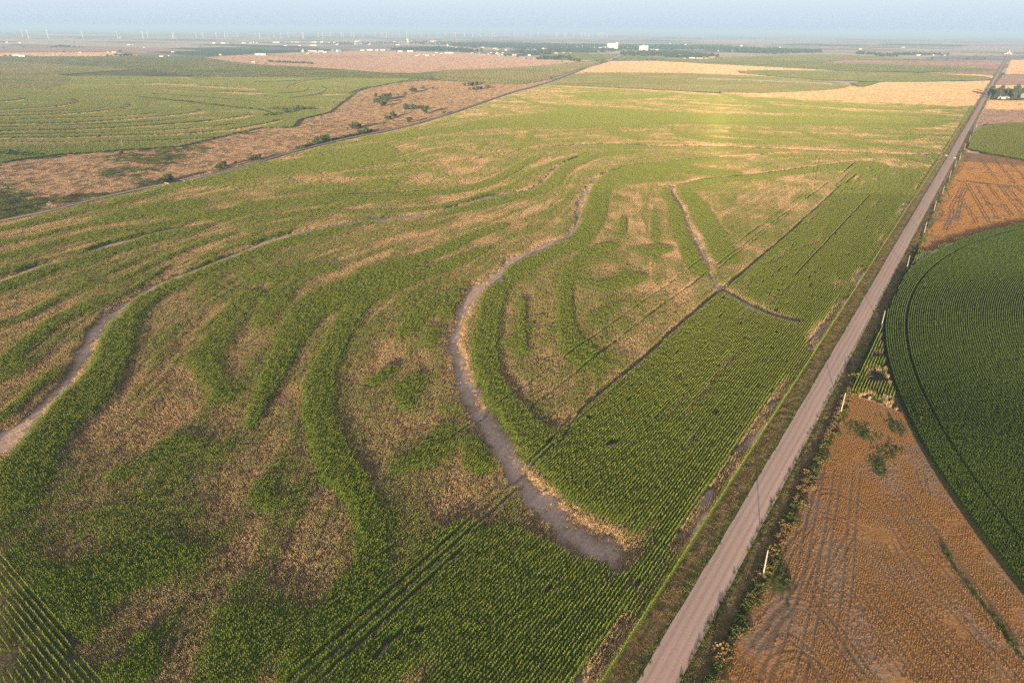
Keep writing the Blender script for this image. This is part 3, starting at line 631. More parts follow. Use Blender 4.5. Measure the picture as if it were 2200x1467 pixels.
def ground_colour(X, Y):
    """albedo, kind index and roughness of the ground at many points"""
    n = X.shape
    C = np.zeros(n + (3,)); K = np.zeros(n, int)
    r = np.hypot(X, Y)
    # far patchwork of quarter sections laid out along the road
    s, w = road_sw(X, Y)
    cs = np.floor(s / 800.0); cw = np.floor((w + 5e4) / 800.0)
    sub = np.floor(((s / 800.0) - cs) * 2)
    hsh = vnoise(cs * 7.13 + .5 + sub * 3.3, cw * 5.31 + .5, 5)
    pal = np.array([GRN, (.24,.27,.15), (.78,.58,.44), (.88,.64,.46), (.66,.48,.40), (.36,.36,.22)])
    C[:] = pal[np.minimum((hsh * 6).astype(int), 5)]
    n1 = fbm(s / 60.0, w / 220.0, 2, 3); n2 = fbm(X / 18.0, Y / 18.0, 3, 3)
    C *= (.8 + .4 * n1)[..., None]
    pas = inside(P_PASTURE, X, Y)
    pn = fbm(X / 45.0, Y / 45.0, 14, 4); pg = sstep(.55, .70, fbm(X / 70.0, Y / 50.0, 9, 3) + .10 * sstep(800, 450, Y))
    pc = lerp(np.array((.36, .23, .17)) + 0 * C, np.array((.40, .30, .16)) + 0 * C, sstep(.35, .65, pn))
    pc = lerp(pc, np.array((.12, .13, .05)) + 0 * C, pg * .75 * sstep(1100, 500, Y))
    C = np.where(pas[..., None], pc * (.8 + .4 * n2)[..., None], C); K[pas] = 4
    for kind, poly, col in FIELDS:
        m = inside(poly, X, Y)
        if not m.any(): continue
        v = .86 + .28 * fbm(w[m] / 40.0, s[m] / 160.0, 31, 3) + .10 * (n2[m] - .5)
        C[m] = np.array(col) * v[..., None]; K[m] = KINDS.index(kind)
    # shading of gentle undulations put into the flat ploughed ground's colour
    pl = (K == 3)
    if pl.any():
        C[pl] *= (.86 + .28 * sstep(.4, .6, fbm(X[pl] / 190.0, Y[pl] / 90.0, 71, 2)))[..., None]
    lf = inside(P_LEFT, X, Y) & ((K == 0) | (K == 4))
    K[lf] = 1
    lf = lf | ((K == 1) & inside(P_LEFT, X, Y) & (Y < 1900))
    if lf.any():
        x, y = X[lf], Y[lf]
        g = left_growth(x, y)
        C[lf] = np.where((inside(FIELDS[1][1], x, y) | inside(FIELDS[2][1], x, y))[..., None], C[lf], lerp(TANC * .9 + 0 * C[lf], GRC * 1.15 + 0 * C[lf], g))
    mf = inside(P_MAIN, X, Y)
    if mf.any():
        x, y = X[mf], Y[mf]
        g, b, t, corner = main_state(x, y)
        near = sstep(900, 350, y)[..., None]
        base = lerp(TANC + 0 * C[mf], GRC + 0 * C[mf], sstep(.2, .75, g))
        base = base * (1 - near) + near * (np.array((.19, .145, .095)) * (.8 + .4 * fbm(x / 2., y / 2., 4, 2))[..., None])
        sr, wr = road_sw(x, y)
        sv = (.84 + .32 * vnoise(wr / .42, sr / 9.0, 63)) * (.85 + .3 * fbm(x / 5., y / 5., 64, 3))
        base = lerp(base, SOIL * sv[..., None], np.maximum(b, .0))
        base = lerp(base, np.array((.30, .205, .15)) + 0 * base, t)
        C[mf] = base; K[mf] = 1
    # the pivot circle, the small patch and the other green circle right of the road
    cd = circ_depth(X, Y)
    m = ((cd > 0) & (w > 8)) | inside(P_PATCH, X, Y) | inside(P_FARCORN, X, Y)
    C[m] = np.array((.075, .07, .045)); K[m] = 1
    fc = inside(P_FARCORN, X, Y)
    C[fc] = np.array((.050, .072, .025)); 
    for poly in (P_STUB, P_WHEATSTUB):
        m = inside(poly, X, Y) & (cd <= 0)
        if not m.any(): continue
        x, y = X[m], Y[m]
        v = fbm(x / 9., y / 9., 33, 4)
        c = lerp(np.array((.42, .21, .085)) + 0 * C[m], np.array((.40, .245, .135)) + 0 * C[m], sstep(.45, .7, v))
        wob = (fbm(x / 4., y / 4., 6, 3) - .5) * 2
        for st in STUB_ASH: c = lerp(c, np.array((.30, .225, .18)) + 0 * c, st.weight(x, y, wob, .9) * .65)
        for st in STUB_TRACK: c = lerp(c, np.array((.17, .115, .08)) + 0 * c, st.weight(x, y, None, .5) * .7)
        for st in STUB_GREEN: c = lerp(c, np.array((.06, .10, .03)) + 0 * c, st.weight(x, y, wob, .4) * .8)
        C[m] = c; K[m] = 2
    # grass verges and ditches
    m = (np.abs(w) < 9.0) & (s > -150) & (s < 5000)
    if m.any():
        v = fbm(s[m] / 5., w[m] / 1.2, 12, 3)
        c = lerp(np.array((.16, .13, .055)) + 0 * C[m], np.array((.30, .185, .09)) + 0 * C[m], sstep(.35, .65, v))
        edge = np.exp(-((np.abs(w[m]) - ROAD_HW - .5) / .7) ** 2)
        c = lerp(c, np.array((.07, .10, .03)) + 0 * c, edge * .8)
        c = lerp(c, c * 1.7, sstep(350, 650, s[m]))      # paler albedo farther along, standing in for sunlit grass not scattered there
        C[m] = c; K[m] = 4
    return np.clip(C, 0.01, .9), K

def left_growth(x, y):
    ang = fbm(x / 140.0, y / 35.0, 19, 3)
    g = .62 + .9 * (ang - .5) + .6 * (fbm(x / 26.0, y / 14.0, 23, 3) - .5)
    for st in SPIRAL: g = g + (.05 - g) * st.weight(x, y, None, .5) * .9
    for st in SPIRAL_DARK: g = g + (1.0 - g) * st.weight(x, y, None, .5) * .9
    return np.clip(g, 0, 1)

# ---------------------------------------------------------------- ground sheet, finer near the drone
def build_ground():
    m, nt, p = new_mat("soil_and_crop_ground")
    col = attr(nt, "albedo")
    pos = position(nt)
    n1 = noise_tex(nt, 1.3, 4, pos); n2 = noise_tex(nt, .12, 4, pos)
    k = maprange(nt, n1, .3, .7, .78, 1.16); k2 = maprange(nt, n2, .3, .7, .88, 1.1)
    mul = nt.nodes.new("ShaderNodeMath"); mul.operation = 'MULTIPLY'; nt.links.new(k, mul.inputs[0]); nt.links.new(k2, mul.inputs[1])
    cc = nt.nodes.new("ShaderNodeCombineColor")
    for i in range(3): nt.links.new(mul.outputs[0], cc.inputs[i])
    nt.links.new(mixcol(nt, 1.0, col.outputs["Color"], cc.outputs[0], 'MULTIPLY'), p.inputs["Base Color"])
    bmp = nt.nodes.new("ShaderNodeBump"); bmp.inputs["Strength"].default_value = 1.0; bmp.inputs["Distance"].default_value = .35
    nt.links.new(noise_tex(nt, .9, 5, pos, .7), bmp.inputs["Height"]); nt.links.new(bmp.outputs[0], p.inputs["Normal"])
    p.inputs["Roughness"].default_value = 1.0; p.inputs["Specular IOR Level"].default_value = 0.0
    th = np.radians(np.arange(-54, 54.01, .085))
    dep = np.concatenate([np.arange(66, 3.0, -.085), np.arange(3.0, .10, -.02)])
    rad = H / np.tan(np.radians(dep))
    T, RR = np.meshgrid(th, rad)
    X, Y = RR * np.sin(T), RR * np.cos(T)
    C, K = ground_colour(X, Y)
    nr, nc = X.shape
    V = np.c_[X.ravel(), Y.ravel(), np.zeros(X.size)]
    idx = np.arange(nr * nc).reshape(nr, nc)
    Q = np.stack([idx[:-1, :-1], idx[:-1, 1:], idx[1:, 1:], idx[1:, :-1]], -1).reshape(-1, 4)[:, ::-1]
    kq = K[:-1, :-1].ravel()
    names = {"ground": "ground", "maize": "maize_field_ground", "wheat": "wheat_field", "ploughed": "ploughed_field", "pasture": "pasture"}
    for i, kn in enumerate(KINDS):
        q = Q[kq == i]
        if not len(q): continue
        used, inv = np.unique(q, return_inverse=True)
        me = bpy.data.meshes.new(names[kn]); fast_quads(me, V[used], inv.reshape(q.shape))
        a = me.color_attributes.new("albedo", 'FLOAT_COLOR', 'POINT')
        a.data.foreach_set("color", np.c_[C.reshape(-1, 3)[used], np.ones(len(used))].astype(np.float32).ravel())
        me.materials.append(m)
        tag(link(names[kn], me), kind="structure")
    # the plain all round and behind, plain soil colour
    m2, nt2, p2 = new_mat("plain_ground"); p2.inputs["Base Color"].default_value = (.16, .14, .08, 1); p2.inputs["Roughness"].default_value = 1
    ring_r = [0.0, rad[0], 300, 2000, 15000, rad[-1]]
    Vs, Fs = [(0, 0, -.02)], []
    angs = np.linspace(-math.pi, math.pi, 73)[:-1]
    for r_ in ring_r[1:]: Vs += [(r_ * math.sin(a), r_ * math.cos(a), -.02 - r_ * 4e-5) for a in angs]
    nA = len(angs)
    for k in range(nA):
        Fs.append((0, 1 + (k + 1) % nA, 1 + k))
        for j in range(len(ring_r) - 2):
            b0 = 1 + j * nA; b1 = b0 + nA
            Fs.append((b0 + k, b0 + (k + 1) % nA, b1 + (k + 1) % nA, b1 + k))
    tag(link("terrain", mesh_from("terrain", Vs, Fs, (m2,))), kind="structure")
build_ground()

# ---------------------------------------------------------------- gravel road, field tracks, railway
def ribbon(name, cx, cy, half, z, mat, kind="structure", cross=5, crown=0.0):
    cx = np.asarray(cx, float); cy = np.asarray(cy, float); half = np.broadcast_to(half, cx.shape)
    gx = np.gradient(cx); gy = np.gradient(cy); gl = np.hypot(gx, gy); nx, ny = gy / gl, -gx / gl
    V = []
    for i in range(len(cx)):
        lift = z + math.hypot(cx[i], cy[i]) * 1.2e-4
        for k in range(cross):
            t = -1 + 2 * k / (cross - 1)
            V.append((cx[i] + nx[i] * t * half[i], cy[i] + ny[i] * t * half[i], lift + crown * (1 - t * t)))
    Fc = [(i * cross + k, i * cross + k + 1, (i + 1) * cross + k + 1, (i + 1) * cross + k) for i in range(len(cx) - 1) for k in range(cross - 1)]
    me = mesh_from(name, V, Fc, (mat,))
    return tag(link(name, me), kind=kind)

def road_material():
    m, nt, p = new_mat("gravel_road")
    tc = nt.nodes.new("ShaderNodeTexCoord"); mp = nt.nodes.new("ShaderNodeMapping")
    mp.inputs["Location"].default_value = (0, 0, 0); mp.inputs["Rotation"].default_value = (0, 0, ROAD_AZ)
    nt.links.new(tc.outputs["Object"], mp.inputs[0])
    st = nt.nodes.new("ShaderNodeMapping"); st.inputs["Scale"].default_value = (1.1, .02, 1); nt.links.new(mp.outputs[0], st.inputs[0])
    streak = noise_tex(nt, 1.0, 4, st.outputs[0]); fine = noise_tex(nt, 3.0, 4, tc.outputs["Object"]); big = noise_tex(nt, .05, 3, tc.outputs["Object"])
    c = mixcol(nt, maprange(nt, streak, .32, .68, 0, 1), (.53, .345, .28), (.68, .455, .375))
    c = mixcol(nt, maprange(nt, big, .4, .65, 0, .5), c, (.58, .43, .355))
    c = mixcol(nt, maprange(nt, fine, .35, .7, 0, .35), c, (.33, .225, .18))
    # packed wheel tracks pale, loose ridges of gravel between them darker
    sx = nt.nodes.new("ShaderNodeSeparateXYZ"); nt.links.new(mp.outputs[0], sx.inputs[0])
    wv = nt.nodes.new("ShaderNodeMath"); wv.operation = 'MULTIPLY_ADD'; nt.links.new(noise_tex(nt, .03, 2, tc.outputs["Object"]), wv.inputs[0]); wv.inputs[1].default_value = .9
    off = nt.nodes.new("ShaderNodeMath"); off.operation = 'SUBTRACT'; nt.links.new(sx.outputs[0], off.inputs[0]); off.inputs[1].default_value = rx * ca - ry * sa
    nt.links.new(off.outputs[0], wv.inputs[2])
    cs = nt.nodes.new("ShaderNodeMath"); cs.operation = 'MULTIPLY'; nt.links.new(wv.outputs[0], cs.inputs[0]); cs.inputs[1].default_value = 3.6
    co = nt.nodes.new("ShaderNodeMath"); co.operation = 'COSINE'; nt.links.new(cs.outputs[0], co.inputs[0])
    c = mixcol(nt, maprange(nt, co.outputs[0], .2, 1.0, 0, .40), c, (.36, .235, .185))
    c = mixcol(nt, maprange(nt, co.outputs[0], -1.0, -.3, .35, 0), c, (.62, .45, .365))
    nt.links.new(c, p.inputs["Base Color"]); p.inputs["Roughness"].default_value = .95
    b = nt.nodes.new("ShaderNodeBump"); b.inputs["Strength"].default_value = .35; b.inputs["Distance"].default_value = .05
    nt.links.new(fine, b.inputs["Height"]); nt.links.new(b.outputs[0], p.inputs["Normal"])
    return m
S = np.concatenate([np.arange(-140, 600, 2.0), np.arange(600, 2000, 10.0), np.arange(2000, 5200, 40.0)])
hwj = ROAD_HW + .35 * (np.array([vnoise(np.array([s / 6.0]), np.array([0.3]), 3)[0] for s in S]) - .5)
ribbon("road", *road_xy(S, 0.15 * np.sin(S / 90.0)), hwj, .10, road_material(), cross=9, crown=.12)
tm, tnt, tp = new_mat("dirt_track"); tp.inputs["Roughness"].default_value = 1
_f = noise_tex(tnt, .8, 4, position(tnt)); tnt.links.new(mixcol(tnt, maprange(tnt, _f, .3, .7, 0, 1), (.34, .23, .17), (.45, .32, .24)), tp.inputs["Base Color"])
tr = smooth([(1100,330,3),(1144,320,3),(1233,314,4),(1322,311,4),(1411,316,4),(1513,316,4),(1640,321,4),(1818,328,4),(1945,334,4),(2044,335,5)], 6)
_x, _y = at(tr[:, 0], tr[:, 1]); ribbon("dirt_path", _x, _y, 2.0, .06, tm)
tr = smooth([(2020,383,3),(2044,386,3),(2060,389,2)], 6); _x, _y = at(tr[:, 0], tr[:, 1]); ribbon("driveway_path", _x, _y, 1.8, .08, tm)
tr = smooth([(2054,321,3),(2066,321,3),(2074,322,3)], 6); _x, _y = at(tr[:, 0], tr[:, 1]); ribbon("field_entry_path", _x, _y, 1.8, .08, tm)

def railway():
    cx, cy = RAILX, RAILY
    gx = np.gradient(cx); gy = np.gradient(cy); gl = np.hypot(gx, gy); nx, ny = gy / gl, -gx / gl
    prof = [(-2.4, .85), (-1.8, 1.15), (1.8, 1.15), (2.4, .85)]
    V = [(cx[i] + nx[i] * a, cy[i] + ny[i] * a, z) for i in range(len(cx)) for a, z in prof]
    n = len(prof)
    Fc = [(i * n + k, i * n + k + 1, (i + 1) * n + k + 1, (i + 1) * n + k) for i in range(len(cx) - 1) for k in range(n - 1)]
    tag(link("railway_embankment", mesh_from("railway_embankment", V, Fc, (M["ballast"],))), kind="structure")
    bank = [(-6.0, -.02), (-2.38, .92), (2.38, .92), (6.0, -.02)]
    V = [(cx[i] + nx[i] * a, cy[i] + ny[i] * a, z - .06) for i in range(len(cx)) for a, z in bank]
    Fc = [(i * 4 + k, i * 4 + k + 1, (i + 1) * 4 + k + 1, (i + 1) * 4 + k) for i in range(len(cx) - 1) for k in range(3)]
    tag(link("railway_bank_slope", mesh_from("railway_bank_slope", V, Fc, (M["bank"],))), kind="structure")
    for sgn in (-.72, .72):
        V = []
        for i in range(len(cx)):
            for a, z in ((-.07, 1.16), (-.07, 1.36), (.07, 1.36), (.07, 1.16)):
                V.append((cx[i] + nx[i] * (sgn + a), cy[i] + ny[i] * (sgn + a), z))
        Fc = [(i * 4 + k, i * 4 + (k + 1) % 4, (i + 1) * 4 + (k + 1) % 4, (i + 1) * 4 + k) for i in range(len(cx) - 1) for k in range(4)]
        tag(link("railway_track_rail", mesh_from("railway_track_rail", V, Fc, (M["rail"],))), kind="structure")
railway()

# ================================================================ CROPS AND GROUND COVER
def in_view(X, Y, z=1.0, m=50):
    d = Y * math.cos(PITCH) - (z - H) * math.sin(PITCH); up = Y * math.sin(PITCH) + (z - H) * math.cos(PITCH)
    d = np.maximum(d, 1)
    u, v = F * X / d, F * up / d
    c, s = math.cos(-ROLL), math.sin(-ROLL)
    px = CX + u * c - v * s; py = CY - (u * s + v * c)
    return (px > -m) & (px < 2200 + m) & (py < 1467 + m * 1.5) & (Y > 20)

def scatter(name, sources, P, rot, scl, idx, g, label_kind="stuff"):
    """one object of ground cover: copies of a few small plant meshes standing on points"""
    coll = bpy.data.collections.new(name + "_plants")
    for i, me in enumerate(sources):
        coll.objects.link(bpy.data.objects.new("%s_plant_%02d" % (name, i), me))
    me = bpy.data.meshes.new(name)
    n = len(P)
    me.vertices.add(n); me.vertices.foreach_set("co", np.ascontiguousarray(P, np.float32).ravel())
    def add(nm, typ, arr, key):
        a = me.attributes.new(nm, typ, 'POINT'); a.data.foreach_set(key, np.ascontiguousarray(arr).ravel())
    add("rot", 'FLOAT_VECTOR', np.asarray(rot, np.float32), "vector"); add("scl", 'FLOAT_VECTOR', np.asarray(scl, np.float32), "vector")
    add("pick", 'INT', np.asarray(idx, np.int32), "value"); add("growth", 'FLOAT', np.asarray(g, np.float32), "value")
    o = link(name, me); tag(o, kind=label_kind)
    ng = bpy.data.node_groups.new(name + "_nodes", 'GeometryNodeTree')
    ng.interface.new_socket("Geometry", in_out='INPUT', socket_type='NodeSocketGeometry'); ng.interface.new_socket("Geometry", in_out='OUTPUT', socket_type='NodeSocketGeometry')
    N = ng.nodes; L = ng.links
    gi = N.new("NodeGroupInput"); go = N.new("NodeGroupOutput"); iop = N.new("GeometryNodeInstanceOnPoints"); ci = N.new("GeometryNodeCollectionInfo")
    ci.inputs["Collection"].default_value = coll; ci.inputs["Separate Children"].default_value = True; ci.inputs["Reset Children"].default_value = True
    iop.inputs["Pick Instance"].default_value = True
    def na(nm, typ):
        q = N.new("GeometryNodeInputNamedAttribute"); q.data_type = typ; q.inputs["Name"].default_value = nm; return q.outputs["Attribute"]
    L.new(gi.outputs[0], iop.inputs["Points"]); L.new(ci.outputs[0], iop.inputs["Instance"])
    L.new(na("pick", 'INT'), iop.inputs["Instance Index"]); L.new(na("rot", 'FLOAT_VECTOR'), iop.inputs["Rotation"]); L.new(na("scl", 'FLOAT_VECTOR'), iop.inputs["Scale"])
    L.new(iop.outputs[0], go.inputs[0])
    md = o.modifiers.new("cover", 'NODES'); md.node_group = ng
    return o

def crop_material(name, green_a, green_b, tan_a, tan_b, tip=(.40, .34, .14), spread=.5, scale=2.6):
    m, nt, p = new_mat(name)
    pos = position(nt)
    gr = attr(nt, "growth", 'INSTANCER').outputs["Fac"]
    tipa = attr(nt, "tip").outputs["Fac"]
    f = noise_tex(nt, scale, 3, pos); f2 = noise_tex(nt, scale * 3.1, 2, pos); f3 = noise_tex(nt, .06, 3, pos)
    jit = maprange(nt, f, .3, .7, -spread, spread)
    ad = nt.nodes.new("ShaderNodeMath"); ad.operation = 'ADD'; nt.links.new(gr, ad.inputs[0]); nt.links.new(jit, ad.inputs[1])
    w = maprange(nt, ad.outputs[0], .30, .62, 0, 1)
    ga = mixcol(nt, maprange(nt, f2, .3, .7, 0, 1), green_a, green_b)
    ga = mixcol(nt, maprange(nt, f3, .35, .7, 0, .45), ga, (green_b[0] * 1.15, green_b[1] * 1.0, green_b[2] * .9))
    ta = mixcol(nt, maprange(nt, f2, .3, .7, 0, 1), tan_a, tan_b)
    c = mixcol(nt, w, ta, ga)
    c = mixcol(nt, tipa, c, tip)
    nt.links.new(c, p.inputs["Base Color"]); p.inputs["Roughness"].default_value = 1.0; p.inputs["Specular IOR Level"].default_value = .0
    return m
CROP = crop_material("maize_leaves", (.037, .098, .007), (.102, .190, .014), (.34, .22, .118), (.66, .46, .25), tip=(.25, .25, .06), spread=.42)
STRAW = crop_material("straw_stubble", (.060, .10, .02), (.11, .16, .03), (.34, .17, .06), (.57, .30, .105), tip=(.52, .29, .105), spread=.2)
GRASS = crop_material("verge_grass", (.075, .10, .022), (.15, .16, .045), (.165, .12, .055), (.28, .19, .095), spread=.4)
PAST = crop_material("pasture_grass", (.055, .075, .02), (.10, .115, .035), (.29, .185, .115), (.47, .31, .19), spread=.5, scale=.12)

def tile_mesh(name, quads, tips, mat):
    V = np.concatenate(quads); n = len(V) // 4
    me = bpy.data.meshes.new(name); fast_quads(me, V, np.arange(n * 4).reshape(n, 4))
    a = me.attributes.new("tip", 'FLOAT', 'POINT'); a.data.foreach_set("value", np.repeat(np.array(tips, np.float32), 4))
    me.materials.append(mat)
    return me

def quad_strip(pts, dirs, w):
    """leaf: quads along a polyline, w = list of half widths"""
    out = []
    for i in range(len(pts) - 1):
        out.append(np.array([pts[i] - dirs * w[i], pts[i] + dirs * w[i], pts[i + 1] + dirs * w[i + 1], pts[i + 1] - dirs * w[i + 1]]))
    return out

def green_tile(seed, length, rows, per, nleaf, ll, lw, hgt, mat=CROP, raw=False):
    r = random.Random(seed); Q = []; T = []
    for k in range(rows):
        x0 = (k - (rows - 1) / 2) * ROW
        for j in range(per):
            y0 = (j + .5) / per * length - length / 2 + r.uniform(-.3, .3) * length / per
            hh = hgt * r.uniform(.85, 1.1); x1 = x0 + r.gauss(0, .06)
            a0 = r.uniform(0, 6.28)
            for q in range(nleaf):
                a = a0 + q * 2.6 + r.uniform(-.6, .6); h0 = hh * (.30 + .62 * (q + r.random()) / nleaf)
                L = ll * r.uniform(.7, 1.15) * (1.1 - .4 * q / nleaf)
                d = np.array([math.cos(a), math.sin(a), 0]); side = np.array([-d[1], d[0], r.uniform(-.3, .3)])
                b = np.array([x1, y0, h0])
                pts = [b, b + d * L * .5 + np.array([0, 0, L * .42]), b + d * L + np.array([0, 0, L * r.uniform(-.15, .3)])]
                q2 = quad_strip(pts, side, (lw * .6, lw, lw * .35)); Q += q2; T += [0.0] * len(q2)
            a = r.uniform(-.7, .7); sd = np.array([math.cos(a), math.sin(a), 0]) * lw * .55
            b = np.array([x1, y0, hh * .85]); t = b + np.array([r.uniform(-.08, .08), r.uniform(-.08, .08), hh * .28])
            Q.append(np.array([b - sd, b + sd, t + sd * .7, t - sd * .7])); T.append(.75)
    return (Q, T) if raw else tile_mesh("maize_plants", Q, T, mat)

def dry_tile(seed, length, width, n, h, lw, mat=CROP, lean=.8, tip=.0, raw=False):
    r = random.Random(seed); Q = []; T = []
    for k in range(n):
        x = r.uniform(-.5, .5) * width; y = r.uniform(-.5, .5) * length
        a = r.uniform(0, 6.28); tl = abs(r.gauss(0, lean)); L = h * r.uniform(.5, 1.25)
        d = np.array([math.cos(a) * math.sin(min(tl, 1.35)), math.sin(a) * math.sin(min(tl, 1.35)), math.cos(min(tl, 1.35))])
        b = np.array([x, y, r.uniform(0, .25) * h]); e = r.uniform(-.8, .8)
        sd = np.array([math.cos(e), math.sin(e), 0])
        Q.append(np.array([b - sd * lw, b + sd * lw, b + d * L + sd * lw * .5, b + d * L - sd * lw * .5])); T.append(tip if r.random() < .3 else 0.0)
    return (Q, T) if raw else tile_mesh("dry_plants", Q, T, mat)

def mixed_tile(a, b):
    """stunted green plants among dead stalks"""
    return tile_mesh("mixed_plants", a[0] + b[0], a[1] + b[1], CROP)

near_src = [green_tile(i, 1.2, 1, 6, 7, .36, .072, 2.2) for i in range(4)] + [mixed_tile(green_tile(70 + i, 1.2, 1, 4, 5, .30, .055, 1.25, raw=True), dry_tile(30 + i, 1.2, ROW, 16, .85, .035, raw=True)) for i in range(4)] + [dry_tile(40 + i, 1.2, ROW, 30, .85, .04) for i in range(4)]
mid_src = [green_tile(10 + i, 2.4, 2, 9, 5, .42, .11, 2.2) for i in range(4)] + [mixed_tile(green_tile(90 + i, 2.4, 2, 6, 4, .36, .09, 1.3, raw=True), dry_tile(35 + i, 2.4, 1.7, 30, .9, .07, raw=True)) for i in range(4)] + [dry_tile(50 + i, 2.4, 1.7, 56, .95, .075) for i in range(4)]
far_src = [green_tile(20 + i, 3.4, 4, 7, 4, .6, .20, 2.2) for i in range(4)] + [mixed_tile(green_tile(95 + i, 3.4, 4, 5, 3, .5, .16, 1.3, raw=True), dry_tile(65 + i, 3.4, 3.4, 50, 1.0, .13, raw=True)) for i in range(4)] + [dry_tile(60 + i, 3.4, 3.4, 90, 1.0, .14) for i in range(4)]

CIRCLE_CROP = crop_material("irrigated_maize", (.012, .040, .004), (.038, .080, .008), (.2, .17, .07), (.3, .25, .11), tip=(.11, .15, .03), spread=.2)
circle_src = [green_tile(210 + i, 1.2, 1, 6, 7, .34, .07, 2.4, CIRCLE_CROP) for i in range(12)]
def crop_scatter(name, X, Y, g, bare, rotz, src, keep_bare=.5):
    n = len(X)
    jit = rng.normal(0, .10, n)
    q = g + jit
    kind_ = np.where(q > .62, 0, np.where(q > .27, 1, 2)); green = kind_ == 0
    keep = rng.random(n) > sstep(.15, .85, bare) * .97
    idx = kind_ * 4 + rng.integers(0, 4, n)
    hz = np.where(green, .62 + .38 * np.clip(g, 0, 1), 1.25 + .5 * g) * rng.uniform(.93, 1.07, n) * np.where(bare > .3, .7, 1)
    flip = np.where(rng.random(n) < .5, 0, math.pi)
    S_ = np.c_[np.where(green, .85 + .2 * g, 1.0), np.ones(n), hz]
    Rt = np.c_[np.zeros(n), np.zeros(n), rotz + flip]
    P = np.c_[X, Y, np.full(n, .0)]
    k = keep
    return scatter(name, src, P[k], Rt[k], S_[k], idx[k], np.clip(g + jit * .5, 0, 1)[k])

def lattice(du, dv, s0, s1, w0, w1, test):
    s = np.arange(s0, s1, du); w = np.arange(w0, w1, dv)
    out = [[], []]
    for i in range(0, len(w), 200):
        S2, W2 = np.meshgrid(s, w[i:i + 200]); S2 = S2 + rng.uniform(-.08, .08, S2.shape) * du
        X, Y = road_xy(S2, W2); m = test(X, Y)
        out[0].append(X[m]); out[1].append(Y[m])
    return np.concatenate(out[0]), np.concatenate(out[1])

Z1, Z2 = 540.0, 1000.0
def main_test(lo, hi):
    return lambda X, Y: (Y > lo) & (Y <= hi) & in_view(X, Y) & inside(P_MAIN, X, Y)
RZ = -ROAD_AZ
for nm, lo, hi, du, dv, src in (("maize_crop", 30, Z1, 1.2, ROW, near_src), ("maize_crop_beyond", Z1, Z2, 2.4, 2 * ROW, mid_src), ("maize_crop_far", Z2, 2000, 3.4, 4 * ROW, far_src)):
    X, Y = lattice(du, dv, -260, 2000, -8.9 - math.floor(1300 / dv) * dv, -8.0, main_test(lo, hi))
    g, bare, track, corner = main_state(X, Y)
    bare = np.maximum(bare, track)
    m = ~corner
    crop_scatter(nm, X[m], Y[m], g[m], bare[m], RZ, src)
# headland corner at the bottom left: rows run across
cx0, cy0 = at(100, 1330); A2 = R(-52.5)
uu, vv = np.meshgrid(np.arange(-90, 90, 1.2), np.arange(-60, 60, 1.15))
X = (cx0 + uu * math.sin(A2) + vv * math.cos(A2)).ravel(); Y = (cy0 + uu * math.cos(A2) - vv * math.sin(A2)).ravel()
m = inside(P_CORNER, X, Y) & in_view(X, Y); X, Y = X[m], Y[m]
g, bare, track, corner = main_state(X, Y)
crop_scatter("maize_headland", X, Y, np.clip(.75 + .3 * g, 0, 1), sstep(.55, .68, fbm(X / 6, Y / 6, 3, 3)) * .8, -A2, near_src)
# pivot circle: rows follow the circle
Xs, Ys, Rs = [], [], []
k = 0
while k * ROW < 235:
    rr = CIRC[2] - 1.0 - k * ROW
    k += 1
    if k == 10: continue
    zone_step = 1.2
    ang = np.arange(R(90), R(275), zone_step / rr)
    x = CIRC[0] + rr * np.cos(ang); y = CIRC[1] + rr * np.sin(ang)
    m = in_view(x, y) & (road_sw(x, y)[1] > 9)
    Xs.append(x[m]); Ys.append(y[m]); Rs.append(ang[m])
X, Y, A = np.concatenate(Xs), np.concatenate(Ys), np.concatenate(Rs)
g = .96 - .5 * np.maximum(fbm(X / 14., Y / 14., 8, 3) - .55, 0)
crop_scatter("maize_circle", X, Y, g, sstep(.86, .95, fbm(X / 5., Y / 5., 18, 2)) * .8, A, circle_src)
# small patch of maize between the road and the circle
X, Y = lattice(1.2, ROW * 1.15, -50, 700, 9.6, 60, lambda X, Y: inside(P_PATCH, X, Y) & (circ_depth(X, Y) < -.5))
n1 = fbm(X / 8., Y / 5., 44, 3); s_, w_ = road_sw(X, Y)
g = .95 - 1.6 * sstep(.42, .58, n1) * sstep(9, 14, w_)
crop_scatter("maize_patch", X, Y, np.clip(g, 0, 1), sstep(.50, .60, n1) * sstep(9, 14, w_), RZ, near_src)
X, Y = lattice(1.2, ROW * 1.15, 330, 420, 10.0, 30, lambda X, Y: (circ_depth(X, Y) < -1) & in_view(X, Y) & ~inside(P_WHEATSTUB, X, Y))
crop_scatter("maize_patch_small", X, Y, np.full(X.shape, .85), sstep(.55, .65, fbm(X / 8., Y / 8., 45, 2)), RZ, near_src)
X, Y = lattice(2.4, 2 * ROW, 400, 1500, 10, 500, lambda X, Y: inside(P_FARCORN, X, Y) & in_view(X, Y))
crop_scatter("maize_circle_far", X, Y, .9 - .6 * np.maximum(fbm(X / 40., Y / 20., 8, 3) - .5, 0), np.zeros(X.shape), RZ, mid_src)
